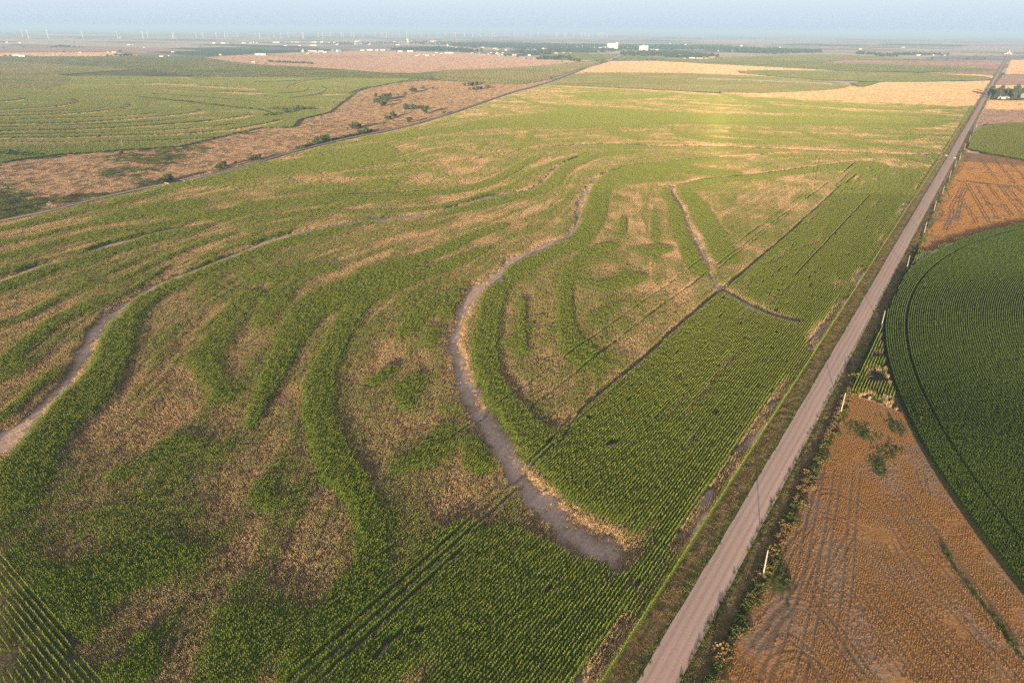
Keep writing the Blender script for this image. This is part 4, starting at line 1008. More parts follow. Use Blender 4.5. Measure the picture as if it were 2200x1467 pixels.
# terraced field beyond the railway
X, Y = lattice(3.4, 4 * ROW, -1800, 2600, -2600, -300, lambda X, Y: inside(P_LEFT, X, Y) & in_view(X, Y, 1, 20) & (Y < 1900) & ~inside(FIELDS[2][1], X, Y) & ~inside(FIELDS[1][1], X, Y))
g = left_growth(X, Y)
dk = np.zeros(X.shape)
for st in SPIRAL_DARK: dk = np.maximum(dk, st.weight(X, Y, None, .4) * .62)
for st in SPIRAL: dk = np.maximum(dk, st.weight(X, Y - 6.0, None, .4) * .42)
TERR = crop_material("terrace_maize", (.034, .088, .014), (.075, .138, .024), (.30, .22, .12), (.52, .39, .21), tip=(.20, .21, .06), spread=.35)
terr_src = [m.copy() for m in far_src]
for m in terr_src: m.materials[0] = TERR
crop_scatter("maize_terraces", X, Y, np.clip(g + .06, 0, 1), dk, RZ, terr_src)

# standing crops on the farther fields beside and beyond the big one
FARSTRAW = crop_material("ripe_wheat", (.2, .2, .05), (.2, .2, .05), (.50, .305, .165), (.68, .43, .245), tip=(.68, .43, .25), spread=.05, scale=.2)
wheat_src = [dry_tile(160 + i, 5, 5, 120, .7, .20, FARSTRAW, .5) for i in range(4)]
wx, wy, mx_, my_, mg_, px2, py2, pg2 = [], [], [], [], [], [], [], []
for kind, poly, col in FIELDS:
    cxm = sum(p[0] for p in poly) / len(poly); cym = sum(p[1] for p in poly) / len(poly)
    if kind not in ("maize", "wheat", "ploughed") or math.hypot(cxm, cym) > 4200: continue
    st_ = 5.0 if cym < 2300 else 8.0
    x0_, x1_ = max(min(p[0] for p in poly), -2500), min(max(p[0] for p in poly), 2800); y0_, y1_ = min(p[1] for p in poly), min(max(p[1] for p in poly), 4300)
    GX_, GY_ = np.meshgrid(np.arange(x0_, x1_, st_), np.arange(y0_, y1_, st_)); X = GX_.ravel() + rng.uniform(-1, 1, GX_.size) * st_ * .3; Y = GY_.ravel() + rng.uniform(-1, 1, GX_.size) * st_ * .3
    m = inside(poly, X, Y) & in_view(X, Y, 1, 10) & (np.abs(road_sw(X, Y)[1]) > 10)
    if poly is FIELDS[0][1]: m &= ~(inside(P_LEFT, X, Y) & (Y < 1900))
    X, Y = X[m], Y[m]
    if kind == "wheat": wx.append(X); wy.append(Y)
    elif kind == "ploughed": px2.append(X); py2.append(Y); pg2.append(np.clip((.70 - col[0]) * 2.2, 0, 1) + np.zeros(len(X)) + .25 * (fbm(X / 190.0, Y / 90.0, 71, 2) - .5))  # same undulation-shading pattern also tints the residue
    else:
        base = np.clip(.62 - .9 * (col[0] / col[1] - .72), .25, .8)
        mx_.append(X); my_.append(Y); mg_.append(np.clip(base + .5 * (fbm(X / 60., Y / 40., 37, 3) - .5), 0, 1))
X, Y = np.concatenate(wx), np.concatenate(wy); n = len(X)
scatter("wheat_crop", wheat_src, np.c_[X, Y, np.zeros(n)], np.c_[np.zeros(n), np.zeros(n), rng.uniform(0, 6.28, n)], np.c_[np.ones(n), np.ones(n), rng.uniform(.7, 1.1, n)], rng.integers(0, 4, n), np.zeros(n))
X, Y, g = np.concatenate(px2), np.concatenate(py2), np.concatenate(pg2); n = len(X)
FALLOW = crop_material("fallow_residue", (.17, .115, .098), (.24, .165, .138), (.30, .20, .15), (.42, .29, .222), tip=(.38, .26, .20), spread=.1, scale=.2)
fal_src = [dry_tile(190 + i, 8, 8, 130, .45, .30, FALLOW, .5) for i in range(4)]  # residue tiles added to catch the low sun and brighten the ploughed fields
scatter("fallow_residue", fal_src, np.c_[X, Y, np.zeros(n)], np.c_[np.zeros(n), np.zeros(n), rng.uniform(0, 6.28, n)], np.c_[np.ones(n), np.ones(n), rng.uniform(.7, 1.1, n)], rng.integers(0, 4, n), np.clip(g, 0, 1))
X, Y, g = np.concatenate(mx_), np.concatenate(my_), np.concatenate(mg_); n = len(X)
FARGREEN = crop_material("far_maize", (.040, .085, .016), (.085, .135, .026), (.22, .18, .08), (.34, .28, .13), tip=(.2, .2, .07), spread=.15, scale=.2)
fg_src = [green_tile(170 + i, 6.0, 5, 5, 4, 1.0, .34, 1.6, FARGREEN) for i in range(4)]
scatter("maize_crop_distance", fg_src, np.c_[X, Y, np.zeros(n)], np.c_[np.zeros(n), np.zeros(n), rng.choice([RZ, RZ + math.pi], n)], np.c_[np.full(n, 1.2), np.ones(n), rng.uniform(.8, 1.1, n)], rng.integers(0, 4, n), g)

# stubble: short straw in rows, missing where wheels have run
def stub_tile(seed, n_rows, per, h, w, size=1.0, litter=0):
    r = random.Random(seed); Q = []; T = []
    for k in range(n_rows):
        for j in range(per):
            x = (k + .5) / n_rows * size - size / 2 + r.gauss(0, .02); y = (j + r.random()) / per * size - size / 2
            L = h * r.uniform(.6, 1.2); e = r.uniform(-.9, .9); sd = np.array([math.cos(e), math.sin(e), 0]) * w
            b = np.array([x, y, 0]); t = b + np.array([r.gauss(0, .06), r.gauss(0, .06), L])
            Q.append(np.array([b - sd, b + sd, t + sd * .7, t - sd * .7])); T.append(0.0)
    for k in range(litter):                       # loose straw lying between the rows
        a = r.uniform(0, 6.28); d = np.array([math.cos(a), math.sin(a), r.uniform(-.1, .3)]) * r.uniform(.08, .2); n_ = np.array([-math.sin(a), math.cos(a), r.uniform(.3, 1.2)]) * w * .9
        b = np.array([r.uniform(-.5, .5) * size, r.uniform(-.5, .5) * size, r.uniform(.03, .09)])
        Q.append(np.array([b - d - n_, b + d - n_, b + d + n_, b - d + n_])); T.append(.3)
    return tile_mesh("straw", Q, T, STRAW)
stub_src = [stub_tile(i, 1, 15, .20, .017, .5, 8) for i in range(5)]
stub_mid = [stub_tile(9 + i, 2, 26, .24, .03, 1.0, 18) for i in range(5)]
def stubble(name, poly, step, src, az, s0, s1, w0, w1):
    c, s = math.cos(az), math.sin(az)
    u = np.arange(-260, 260, step); U, V2 = np.meshgrid(u, u)
    xs = [p[0] for p in poly]; ys = [p[1] for p in poly]
    ox, oy = (min(xs) + min(max(xs), 260)) / 2, (min(ys) + max(ys)) / 2
    X = (ox + U * c + V2 * s).ravel(); Y = (oy - U * s + V2 * c).ravel()
    m = inside(poly, X, Y) & in_view(X, Y) & (circ_depth(X, Y) < -1.0); X, Y = X[m], Y[m]
    X = X + rng.uniform(-.45, .45, X.shape) * step * s; Y = Y + rng.uniform(-.45, .45, X.shape) * step * c
    tr_ = np.zeros(X.shape); ash = np.zeros(X.shape); gr_ = np.zeros(X.shape)
    wob = (fbm(X / 4., Y / 4., 6, 3) - .5) * 2
    for st in STUB_TRACK: tr_ = np.maximum(tr_, st.weight(X, Y, None, .3))
    for st in STUB_ASH: ash = np.maximum(ash, st.weight(X, Y, wob, .8))
    for st in STUB_GREEN: gr_ = np.maximum(gr_, st.weight(X, Y, wob, .4))
    n = len(X)
    keep = (rng.random(n) > ash * .55) & (tr_ + rng.normal(0, .08, n) < .55) & (rng.random(n) > gr_ * .7) & (rng.random(n) > .9 * sstep(.56, .7, fbm(X / 7., Y / 7., 51, 3)))
    sc = np.c_[np.ones(n), np.ones(n), rng.uniform(.6, 1.15, n) * (.6 + .8 * fbm(X / 9., Y / 6., 52, 3))]
    rot = np.c_[np.zeros(n), np.zeros(n), np.full(n, -az) + rng.choice([0, math.pi], n)]
    scatter(name, src, np.c_[X, Y, np.zeros(n)][keep], rot[keep], sc[keep], rng.integers(0, 5, n)[keep], np.clip(.02 + .12 * rng.random(n), 0, 1)[keep])
STRAW_FAR = STRAW.copy(); STRAW_FAR.name = "straw_stubble_bright"
for m in stub_mid: m.materials[0] = STRAW_FAR
for nd in STRAW.node_tree.nodes:                    # the near field's straw is duller and less orange
    if nd.type == 'MIX':
        for ip in nd.inputs:
            if ip.type == 'RGBA' and not ip.is_linked and ip.default_value[0] > .3: ip.default_value = [q * f for q, f in zip(ip.default_value, (.82, .86, .95, 1))]
stubble("straw_stubble", P_STUB, 0.5, stub_src, R(34), 0, 0, 0, 0)
stubble("straw_stubble_beyond", P_WHEATSTUB, 1.0, stub_mid, R(26), 0, 0, 0, 0)

# verge grass and the rank weeds along the right-hand fence line
grass_src = [dry_tile(80 + i, 1.5, 1.5, 60, .38, .035, GRASS, .45) for i in range(4)]
X, Y = lattice(1.4, 1.2, -60, 420, -7.9, 8.6, lambda X, Y: (np.abs(road_sw(X, Y)[1]) > ROAD_HW + .35) & in_view(X, Y))
s_, w_ = road_sw(X, Y); n = len(X)
g = np.where(w_ < 0, .38 + .45 * np.exp(-((w_ + 4.2) / .8) ** 2), .30 + .5 * np.exp(-((w_ - 3.9) / .5) ** 2)) + .6 * (fbm(s_ / 6., w_ / 1.5, 5, 3) - .5)
keep = rng.random(n) > .2
scatter("verge_grass", grass_src, np.c_[X, Y, np.zeros(n)][keep], np.c_[np.zeros(n), np.zeros(n), rng.uniform(0, 6.28, n)][keep], (np.ones((n, 3)) * rng.uniform(.6, 1.1, (n, 1)))[keep], rng.integers(0, 4, n)[keep], np.clip(g, 0, 1)[keep])

def bush_tile(seed, n, rad, h, lw, mat):
    r = random.Random(seed); Q = []
    for k in range(n):
        a = r.uniform(0, 6.28); rr = rad * math.sqrt(r.random()); z = h * (1 - (rr / rad) ** 2 * .7) * r.uniform(.25, 1)
        c = np.array([rr * math.cos(a), rr * math.sin(a), z]); d1 = np.array([r.gauss(0, 1), r.gauss(0, 1), r.gauss(0, .6)]); d1 /= np.linalg.norm(d1)
        d2 = np.cross(d1, [r.gauss(0, 1), r.gauss(0, 1), r.gauss(0, 1)]); d2 /= max(np.linalg.norm(d2), .01)
        Q.append(np.array([c - d1 * lw - d2 * lw * .7, c + d1 * lw - d2 * lw * .7, c + d1 * lw * .8 + d2 * lw, c - d1 * lw * .8 + d2 * lw]))
    return tile_mesh("weeds", Q, [0.0] * len(Q), mat)
WEED = crop_material("rank_weeds", (.030, .065, .014), (.075, .125, .028), (.17, .12, .055), (.30, .195, .09), spread=.5, scale=1.2)
weed_src = [bush_tile(i, 110, .85, .95, .10, WEED) for i in range(4)]
px_, py_, gg = [], [], []
for s in np.arange(-60, 900, .75):
    dens = float(fbm(np.array([s / 13.0]), np.array([.5]), 3, 2)[0])
    for q in range(5 if s < 260 else 4):
        w = 7.9 + abs(rng.normal(0, .55)) + (rng.random() < .25) * rng.uniform(0, 2.5)
        if dens < .36 and rng.random() < .45: continue
        x, y = road_xy(s + rng.uniform(-.4, .4), w); px_.append(x); py_.append(y); gg.append(np.clip(.30 + 1.6 * (fbm(np.array([s / 7.0]), np.array([w / 2.0]), 9, 2)[0] - .45) + (.5 if 185 < s < 400 else 0), 0, 1))
for st in STUB_GREEN:                                    # weed patches in the stubble
    i_ = range(len(st.cx))
    for i in i_:
        for q in range(int(2 + st.hw[i] * 1.4)):
            x = st.cx[i] + rng.normal(0, .8) * st.hw[i]; y = st.cy[i] + rng.normal(0, .9) * max(st.hw[i], 2)
            px_.append(x); py_.append(y); gg.append(.75 + .3 * rng.random())
n = len(px_); px_, py_ = np.array(px_), np.array(py_); sc = np.exp(rng.normal(-.3, .35, n)); sc[np.array(gg) > .72] *= .55
scatter("roadside_weeds", weed_src, np.c_[px_, py_, np.zeros(n)], np.c_[np.zeros(n), np.zeros(n), rng.uniform(0, 6.28, n)], np.c_[sc, sc, sc], rng.integers(0, 4, n), gg)
# small seedlings on the gravel edge
m_ = 240; s_ = rng.uniform(-60, 330, m_); w_ = np.where(rng.random(m_) < .7, ROAD_HW + rng.normal(-.15, .25, m_), -ROAD_HW + rng.normal(.0, .25, m_))
x, y = road_xy(s_, w_); sc = rng.uniform(.22, .5, m_)
scatter("edge_weeds", weed_src, np.c_[x, y, np.full(m_, .1)], np.c_[np.zeros(m_), np.zeros(m_), rng.uniform(0, 6.28, m_)], np.c_[sc, sc, sc], rng.integers(0, 4, m_), np.full(m_, .8))
# tussocks of the dry pasture
past_src = [dry_tile(120 + i, 6, 6, 170, .45, .16, PAST, .6) for i in range(4)]
X, Y = lattice(6.0, 6.0, -800, 2600, -1800, 200, lambda X, Y: inside(P_PASTURE, X, Y) & in_view(X, Y, 1, 20) & (Y < 2000))
n = len(X); pg = sstep(.55, .70, fbm(X / 70.0, Y / 50.0, 9, 3) + .10 * sstep(800, 450, Y)) * sstep(1100, 500, Y)
g = .20 + .75 * pg + .6 * (fbm(X / 25., Y / 25., 29, 3) - .5)
scatter("pasture_grass", past_src, np.c_[X, Y, np.zeros(n)], np.c_[np.zeros(n), np.zeros(n), rng.uniform(0, 6.28, n)], np.c_[np.ones(n), np.ones(n), .6 + .7 * np.clip(g, 0, 1)], rng.integers(0, 4, n), np.clip(g, 0, 1))

# ================================================================ THINGS
_ONES = ["", "first", "second", "third", "fourth", "fifth", "sixth", "seventh", "eighth", "ninth", "tenth", "eleventh", "twelfth", "thirteenth", "fourteenth", "fifteenth", "sixteenth", "seventeenth", "eighteenth", "nineteenth"]
_TENS = {2: "twent", 3: "thirt", 4: "fort", 5: "fift", 6: "sixt", 7: "sevent", 8: "eight", 9: "ninet"}
def nth(n):
    if n < 20: return _ONES[n]
    if n >= 100: return "hundredth" if n == 100 else "hundred-and-" + nth(n - 100)
    t, o = divmod(n, 10)
    return _TENS[t] + "ieth" if o == 0 else _TENS[t] + "y-" + _ONES[o]

def thing(name, label, cat, loc, rotz=0.0, group=None):
    o = bpy.data.objects.new(name, None); scene.collection.objects.link(o)
    o.location = loc; o.rotation_euler = (0, 0, rotz); o.empty_display_size = 1
    return tag(o, label, cat, group)

# ---- utility poles ------------------------------------------------
def pole_meshes(h, r):
    a = MB(); a.tube((0, 0, 0), (0, 0, h), r, r * .68, 10)
    b = MB(); b.tube((0, 0, h), (0, 0, h + .22), .05, .07, 8); b.tube((0, 0, h + .22), (0, 0, h + .3), .08, .04, 8)
    return a.mesh("shaft", M["wood"]), b.mesh("insulator", M["white"])
shaft_me, ins_me = pole_meshes(7.6, .19)
def place_pole(x, y, label, group, sc=1.0, lean=0.0):
    t = thing("utility_pole", label, "utility pole", (x, y, 0), rng.uniform(0, 6), group)
    t.scale = (1, 1, sc); t.rotation_euler = (lean, rng.uniform(-.015, .015), -ROAD_AZ)
    link("shaft", shaft_me, t); link("insulator", ins_me, t)
near_poles = [(1639, 1237), (1806, 887), (1893, 703), (1948, 578), (1985, 502), (2006, 455), (2024, 420), (2039, 386), (2051, 362), (2061, 345), (2071, 324)]
where = ["in tall weeds beside the stubble field at the bottom", "by the ragged patch of sparse maize", "on the dark bank touching the maize circle's edge", "beside the small corner of maize under the stubble", "on the stubble edge above the circle's shadow", "at the middle of the wavy-tracked stubble edge"]
for i, p in enumerate(near_poles):
    x, y = [float(q) for q in at(*p)]
    lab = "pale wooden pole " + where[i] if i < 6 else "pale wooden pole, %s up the gravel road from the bottom" % nth(i + 1)
    place_pole(x, y, lab, "poles along the gravel road")
s_last = float(road_sw(*at(2071, 324))[0])
for i in range(10):
    x, y = road_xy(s_last + 84 * (i + 1), 9.0)
    place_pole(x, y, "small distant pole, %s up the gravel road from the bottom" % nth(12 + i), "poles along the gravel road")
for i, (px, py, hp) in enumerate([(75,197,17),(264,317,15),(313,186,15),(433,292,14),(469,172,12),(571,274,11),(689,269,11),(749,161,11)]):
    x, y = [float(q) for q in at(px, py)]
    place_pole(x, y, "thin pole standing in the terraced green field, %s from the left" % nth(i + 1), "poles in the terraced field", hp / pxm(px, py) / 7.6)
for i, (px, py, hp) in enumerate([(867,244,9),(943,236,9),(1064,203,8),(1107,193,8),(1126,188,8),(1144,181,7),(1170,181,8)]):
    x, y = [float(q) for q in at(px, py)]
    place_pole(x, y, "thin pole beside the railway past the pasture trees, %s from the left" % nth(i + 1), "poles beside the railway", hp / pxm(px, py) / 7.6)
for i, (px, py, hp) in enumerate([(1236,186,7),(1315,188,7),(1387,191,7),(1460,195,7),(1533,200,8)]):
    x, y = [float(q) for q in at(px, py)]
    place_pole(x, y, "thin pole on the near edge of the olive circle field, %s from the left" % nth(i + 1), "poles on the field edge", hp / pxm(px, py) / 7.6)

# ---- trees ----------------------------------------------------------
def crown_mesh(seed, mat, lobes=7, per=75, size=.17, flat=.85):
    """unit crown about 1 m wide: many leaf clumps gathered in uneven lobes, with gaps"""
    r = random.Random(seed); Q = []
    for l in range(lobes):
        a = r.uniform(0, 6.28); rr = r.uniform(0, .30); c = np.array([rr * math.cos(a), rr * math.sin(a), r.uniform(.28, .85)])
        rad = r.uniform(.17, .30) * (1.15 - .45 * c[2])
        for k in range(per):
            d = np.array([r.gauss(0, 1), r.gauss(0, 1), r.gauss(0, 1)]); d /= np.linalg.norm(d)
            p = c + d * rad * (r.random() ** .35) * np.array([1.15, 1.15, flat])
            n = d + np.array([r.gauss(0, .6), r.gauss(0, .6), r.gauss(0, .6)]); n /= np.linalg.norm(n)
            t = np.cross(n, [.3, .2, .9]); t /= max(np.linalg.norm(t), .01); b = np.cross(n, t)
            s = size * r.uniform(.25, .55)
            Q.append(np.array([p - t * s - b * s * .7, p + t * s * .8 - b * s, p + t * s + b * s * .8, p - t * s * .9 + b * s]))
    V = np.concatenate(Q); me = bpy.data.meshes.new("crown"); fast_quads(me, V, np.arange(len(V)).reshape(-1, 4)); me.materials.append(mat)
    return me
def trunk_mesh(seed):
    r = random.Random(seed); mb = MB(); mb.tube((0, 0, -.02), (.02, .01, .38), .045, .03, 7); 
    for k in range(5):
        a = k * 1.3 + r.random(); mb.tube((.02, .01, .30), (.25 * math.cos(a), .25 * math.sin(a), .45 + .3 * r.random()), .022, .008, 5)
    return mb.mesh("trunk", M["bark"])
crowns = [crown_mesh(i, M["leaf"] if i % 3 else M["leaf_olive"]) for i in range(6)]
crown_dry = crown_mesh(31, M["leaf_pale"], 6, 22, .10)
trunks = [trunk_mesh(i) for i in range(3)]
def conifer_mesh(seed):
    r = random.Random(seed); Q = []
    for k in range(170):
        z = r.random() ** 1.3; rad = .30 * (1 - z) + .03; a = r.uniform(0, 6.28)
        p = np.array([rad * math.cos(a) * r.uniform(.6, 1), rad * math.sin(a) * r.uniform(.6, 1), .06 + z * .94]); s = .055 + .05 * (1 - z)
        t = np.array([-math.sin(a), math.cos(a), r.gauss(0, .4)]); b = np.array([math.cos(a) * .7, math.sin(a) * .7, -.7])
        Q.append(np.array([p - t * s, p + t * s, p + t * s * .4 + b * s * 1.6, p - t * s * .4 + b * s * 1.6]))
    V = np.concatenate(Q); me = bpy.data.meshes.new("conifer"); fast_quads(me, V, np.arange(len(V)).reshape(-1, 4)); me.materials.append(M["leaf"])
    return me

def place_tree(px, py, hp, label, group, name="tree", cat="tree", k=None, wide=1.0, dry=False):
    x, y = [float(q) for q in at(px, py)]
    h = max(hp / pxm(px, py) / .96, 1.2)
    t = thing(name, label, cat, (x, y, 0), rng.uniform(0, 6.28), group)
    t.scale = (h * .95 * wide, h * .95 * wide, h)
    k = int(rng.integers(0, 6)) if k is None else k
    link("trunk", trunks[k % 3], t); link("crown", crown_dry if dry else crowns[k], t)

past = [(1050,665,30),(1040,715,30),(1075,715,30),(1085,690,35),(1110,690,40),(1125,690,50),(1150,680,40),(1165,690,36),(1100,745,40),(1130,740,40),(1060,700,26),(1140,710,40),(1175,655,25),(1237,655,20),(1300,650,25),(1350,625,30),(1370,625,40),(1385,625,30),(1455,600,25),(1535,600,20),(1435,597,15),
        (1800,575,25),(1840,575,35),(1870,570,30),(1905,560,25),(1930,550,15),(1840,605,20),(1880,605,25),(1910,605,30),(1940,600,25),(1980,585,20),(2005,590,25),(2030,590,15),(1300,770,45),(1320,770,35),(1360,770,40),(1390,770,35),(1470,805,60),(1490,770,25),(1195,835,45),(1170,850,30),(1140,860,35),(1215,830,25),(1330,885,50),(1630,808,25),(1525,530,25),(1440,520,12)]
past = sorted((540 + a * .2545, 40 + b * .2545, c * .2545) for a, b, c in past)
for i, (x, y, h) in enumerate(past):
    kind = "small round" if h < 7 else ("bushy" if h < 11 else "tall")
    place_tree(x, y, h * 1.1, "%s tree in the dry pasture, %s from the left of its trees" % (kind, nth(i + 1)), "trees in the dry pasture", wide=1.15)
rails = [(850,935,45),(890,935,55),(915,930,40),(935,985,50),(980,960,35),(1015,965,30),(560,1060,60),(625,1050,70),(590,1060,50),(650,1045,40),(540,1075,30),(430,1105,35)]
rails = [(540 + a * .2545, 40 + b * .2545, c * .2545) for a, b, c in rails] + [(a * .2545, 40 + b * .2545, c * .2545) for a, b, c in [(1900,1250,45),(1860,1280,50),(1830,1275,30),(1410,1380,60),(1350,1390,40),(1440,1365,50),(1380,1395,40),(2150,1200,45),(2190,1195,50),(1990,1225,20),(2120,1205,36)]]
for i, (x, y, h) in enumerate(sorted(rails)):
    place_tree(x, y, h * 1.05, "%s green bush-like tree along the near railway, %s from the left" % ("low" if h < 11 else "full", nth(i + 1)), "trees along the railway", wide=1.35)
place_tree(262, 333, 12, "lone round tree casting a long shadow on the dry pasture", None, wide=1.25)
for i, (x, y, h) in enumerate([(640,237,10),(648,239,7),(666,239,8),(652,238,9)]):
    place_tree(x, y, h, "dark tree at the tip of the terraced green field, %s of its four" % ["leftmost", "second", "rightmost", "third"][i], "trees at the terraced field tip", wide=1.3)
place_tree(107, 444, 13, "bare pale shrub beside the railway at the left", None, name="dry_shrub", cat="shrub", dry=True)
place_tree(1184, 172, 7, "small dark bush on the railway bank before the olive field", None, name="bush", cat="bush", wide=1.3)
hx = [(639, 321), (680, 312), (720, 303), (760, 294), (795, 286)]
for i, q in enumerate(np.linspace(0, 1, 26)):
    f = q * 4; k_ = min(int(f), 3); a, b = hx[k_], hx[k_ + 1]; t_ = f - k_
    place_tree(a[0] + (b[0] - a[0]) * t_, a[1] + (b[1] - a[1]) * t_, rng.uniform(5, 8), "low dark hedge shrub beside the railway, %s from the left" % nth(i + 1), "hedge shrubs beside the railway", name="hedge_shrub", cat="shrub", wide=1.5)

# plantation of small conifers by the ploughed field, each one mesh
con = [conifer_mesh(i) for i in range(3)]
for i in range(90):
    f = rng.random(); px = 575 + 100 * f; py = 133.2 + 4.6 * f + rng.uniform(-1.4, 1.6) * (1 - f * .7)
    x, y = [float(q) for q in at(px, py)]
    t = link("conifer_tree", con[i % 3], None, (x, y, 0), rng.uniform(0, 6)); h = rng.uniform(2.4, 4.6) / pxm(px, py); t.scale = (h * 1.1, h * 1.1, h)
    tag(t, "small dark conifer in the plantation at the near edge of the pink ploughed field", "tree", "plantation conifers")

# far trees one can still tell apart
far_t = [(50,103,2.5,5),(68,103,2,2),(112,103,3,4),(122,103,4,4),(131,102.5,4.5,3),(140,102.5,4.5,3),(148,103,4,3),(160,103,3,3),(170,103,2.5,3),(178,103.5,2,2),(8,104.5,2,4),(231,122.5,3.5,3),(240,122.5,3,3),(250,121.5,5,3),(260,122,4.5,3),(268,121.5,5,3),(275,121.5,4,3),(282,121.5,4,3),(260,113,4,2),(138,114,3,2),(12,122,3,3),(22,122,3,3),(60,122,2,3),(140,91.5,2,3),(160,91.5,2,3),(495,94,2,2),(566,87.5,1.5,3)]
far_t += [(1193,126,5,1),(1200,126.5,5,1),(1206,127,4,1),(1225,131,5,2),(1236,133,6,2),(1243,134,6,2),(1293,135,6,1),(1301,135.5,4,2),(1283,134,3,1),(1319,130,4,2),(1390,130.5,3,1),(1400,130,4,2),(1407,130.5,3,1),(1425,130,2,1),(2002,129,5,1),(2077,129,4,1),(2116,128.5,4,1),(2036,129,3,2),(1166,129,6,1),(1176,129,7,1),(1185,129,6,1),(1154,129,5,1),(1207,134,2.5,2),(1217,138,2.5,2),(1130,128,3,2),(1112,125,3,1),(1086,122.5,3,1)]
for i, (px, py, h, w) in enumerate(sorted(far_t)):
    place_tree(px, py, h * 1.2, "%s distant tree, %s from the left outside the town" % ("tiny" if h < 3 else "dark", nth(i + 1)), "single trees far off", wide=.9 + .35 * w)

# the town's trees read as one mass
def blob_trees(name, polys, spacing, hmin, hmax):
    srcs = [crown_mesh(200 + i, M["town_leaf"], 5, 26, .30) for i in range(5)]
    X, Y = [], []
    for poly, dens in polys:
        G = gp(poly); xs = [p[0] for p in G]; ys = [p[1] for p in G]
        area = (max(xs) - min(xs)) * (max(ys) - min(ys)); n = int(area / spacing ** 2 * dens)
        x = rng.uniform(min(xs), max(xs), n); y = rng.uniform(min(ys), max(ys), n)
        m = inside(G, x, y) & (fbm(x / 90., y / 160., 17, 2) > .40); X.append(x[m]); Y.append(y[m])
    X, Y = np.concatenate(X), np.concatenate(Y); n = len(X); h = rng.uniform(hmin, hmax, n)
    scatter(name, srcs, np.c_[X, Y, np.zeros(n)], np.c_[np.zeros(n), np.zeros(n), rng.uniform(0, 6.28, n)], np.c_[h * 1.3, h * 1.3, h], rng.integers(0, 5, n), np.ones(n))
blob_trees("town_trees", [([(985,93),(1040,93),(1160,95),(1330,98),(1440,98),(1560,101),(1690,107),(1690,117),(1660,117),(1560,112),(1500,108),(1340,109),(1300,114),(1190,113),(1100,106),(1000,104),(960,99)], .9),
    ([(845,106),(940,103.5),(985,106),(1040,109),(1035,114),(960,113),(890,111),(840,109)], 1.0), ([(1100,111),(1190,113.5),(1180,118),(1130,120),(1095,117)], .9),
    ([(1340,113),(1420,112.5),(1480,116),(1540,120.5),(1545,124),(1480,126),(1400,122),(1340,121),(1330,117)], 1.1), ([(1160,124),(1210,123),(1235,127),(1200,129),(1155,128.5)], .5),
    ([(1690,108),(1768,110.5),(1768,114.5),(1690,116)], 1.0), ([(1840,114.5),(1900,116),(2038,118.2),(2038,120),(1880,119.5),(1840,117.5)], 1.2), ([(1878,121),(1930,121),(1930,122.8),(1880,122.8)], 1.0), ([(700,93),(800,92),(880,94),(800,96),(700,96)], .25), ([(870,90),(980,92),(960,97),(870,96)], .35)], 26, 8, 15)

# ---- buildings -------------------------------------------------------
def shed(px, py, wpx, hpx, label, group, wall="white", roof="white", depth=None, gable=True, name="shed", cat="building", rot=0.0, win=False):
    x, y = [float(q) for q in at(px, py)]; k = pxm(px, py)
    w = wpx / k; h = hpx / k; d = depth or max(min(w * .6, 22), 6)
    t = thing(name, label, cat, (x, y + d / 2, 0), rot, group)
    eave = h * (.66 if gable else .92)
    wl_ = MB(); wl_.box(-w / 2, w / 2, -d / 2, d / 2, -.2, eave)
    if gable:
        wl_.add([(-w / 2, -d / 2, eave), (-w / 2, d / 2, eave), (-w / 2, 0, h * .98), (w / 2, -d / 2, eave), (w / 2, d / 2, eave), (w / 2, 0, h * .98)], [(0, 2, 1), (3, 4, 5)])
    wo_ = wl_.build("wall", M[wall], t)
    rb = MB()
    if gable: rb.gable(-w / 2, w / 2, -d / 2, d / 2, eave, h, .4, .2)
    else: rb.box(-w / 2 - .3, w / 2 + .3, -d / 2 - .3, d / 2 + .3, eave + .003, h)
    rb.build("roof", M[roof], t)
    if win or w > 18:
        dm = MB(); dm.box(-w * .12, w * .02, -d / 2 - .08, -d / 2 - .003, 0, eave * .72); dm.build("door", M["grey"], t)
    if win:
        for q in (-.38, -.24, .12, .26, .40):
            wm = MB(); wm.box(w * q - .7, w * q + .7, -d / 2 - .07, -d / 2 - .003, 1.0, 2.3); wm.build("window", M["dark"], t)
    return t
B = []
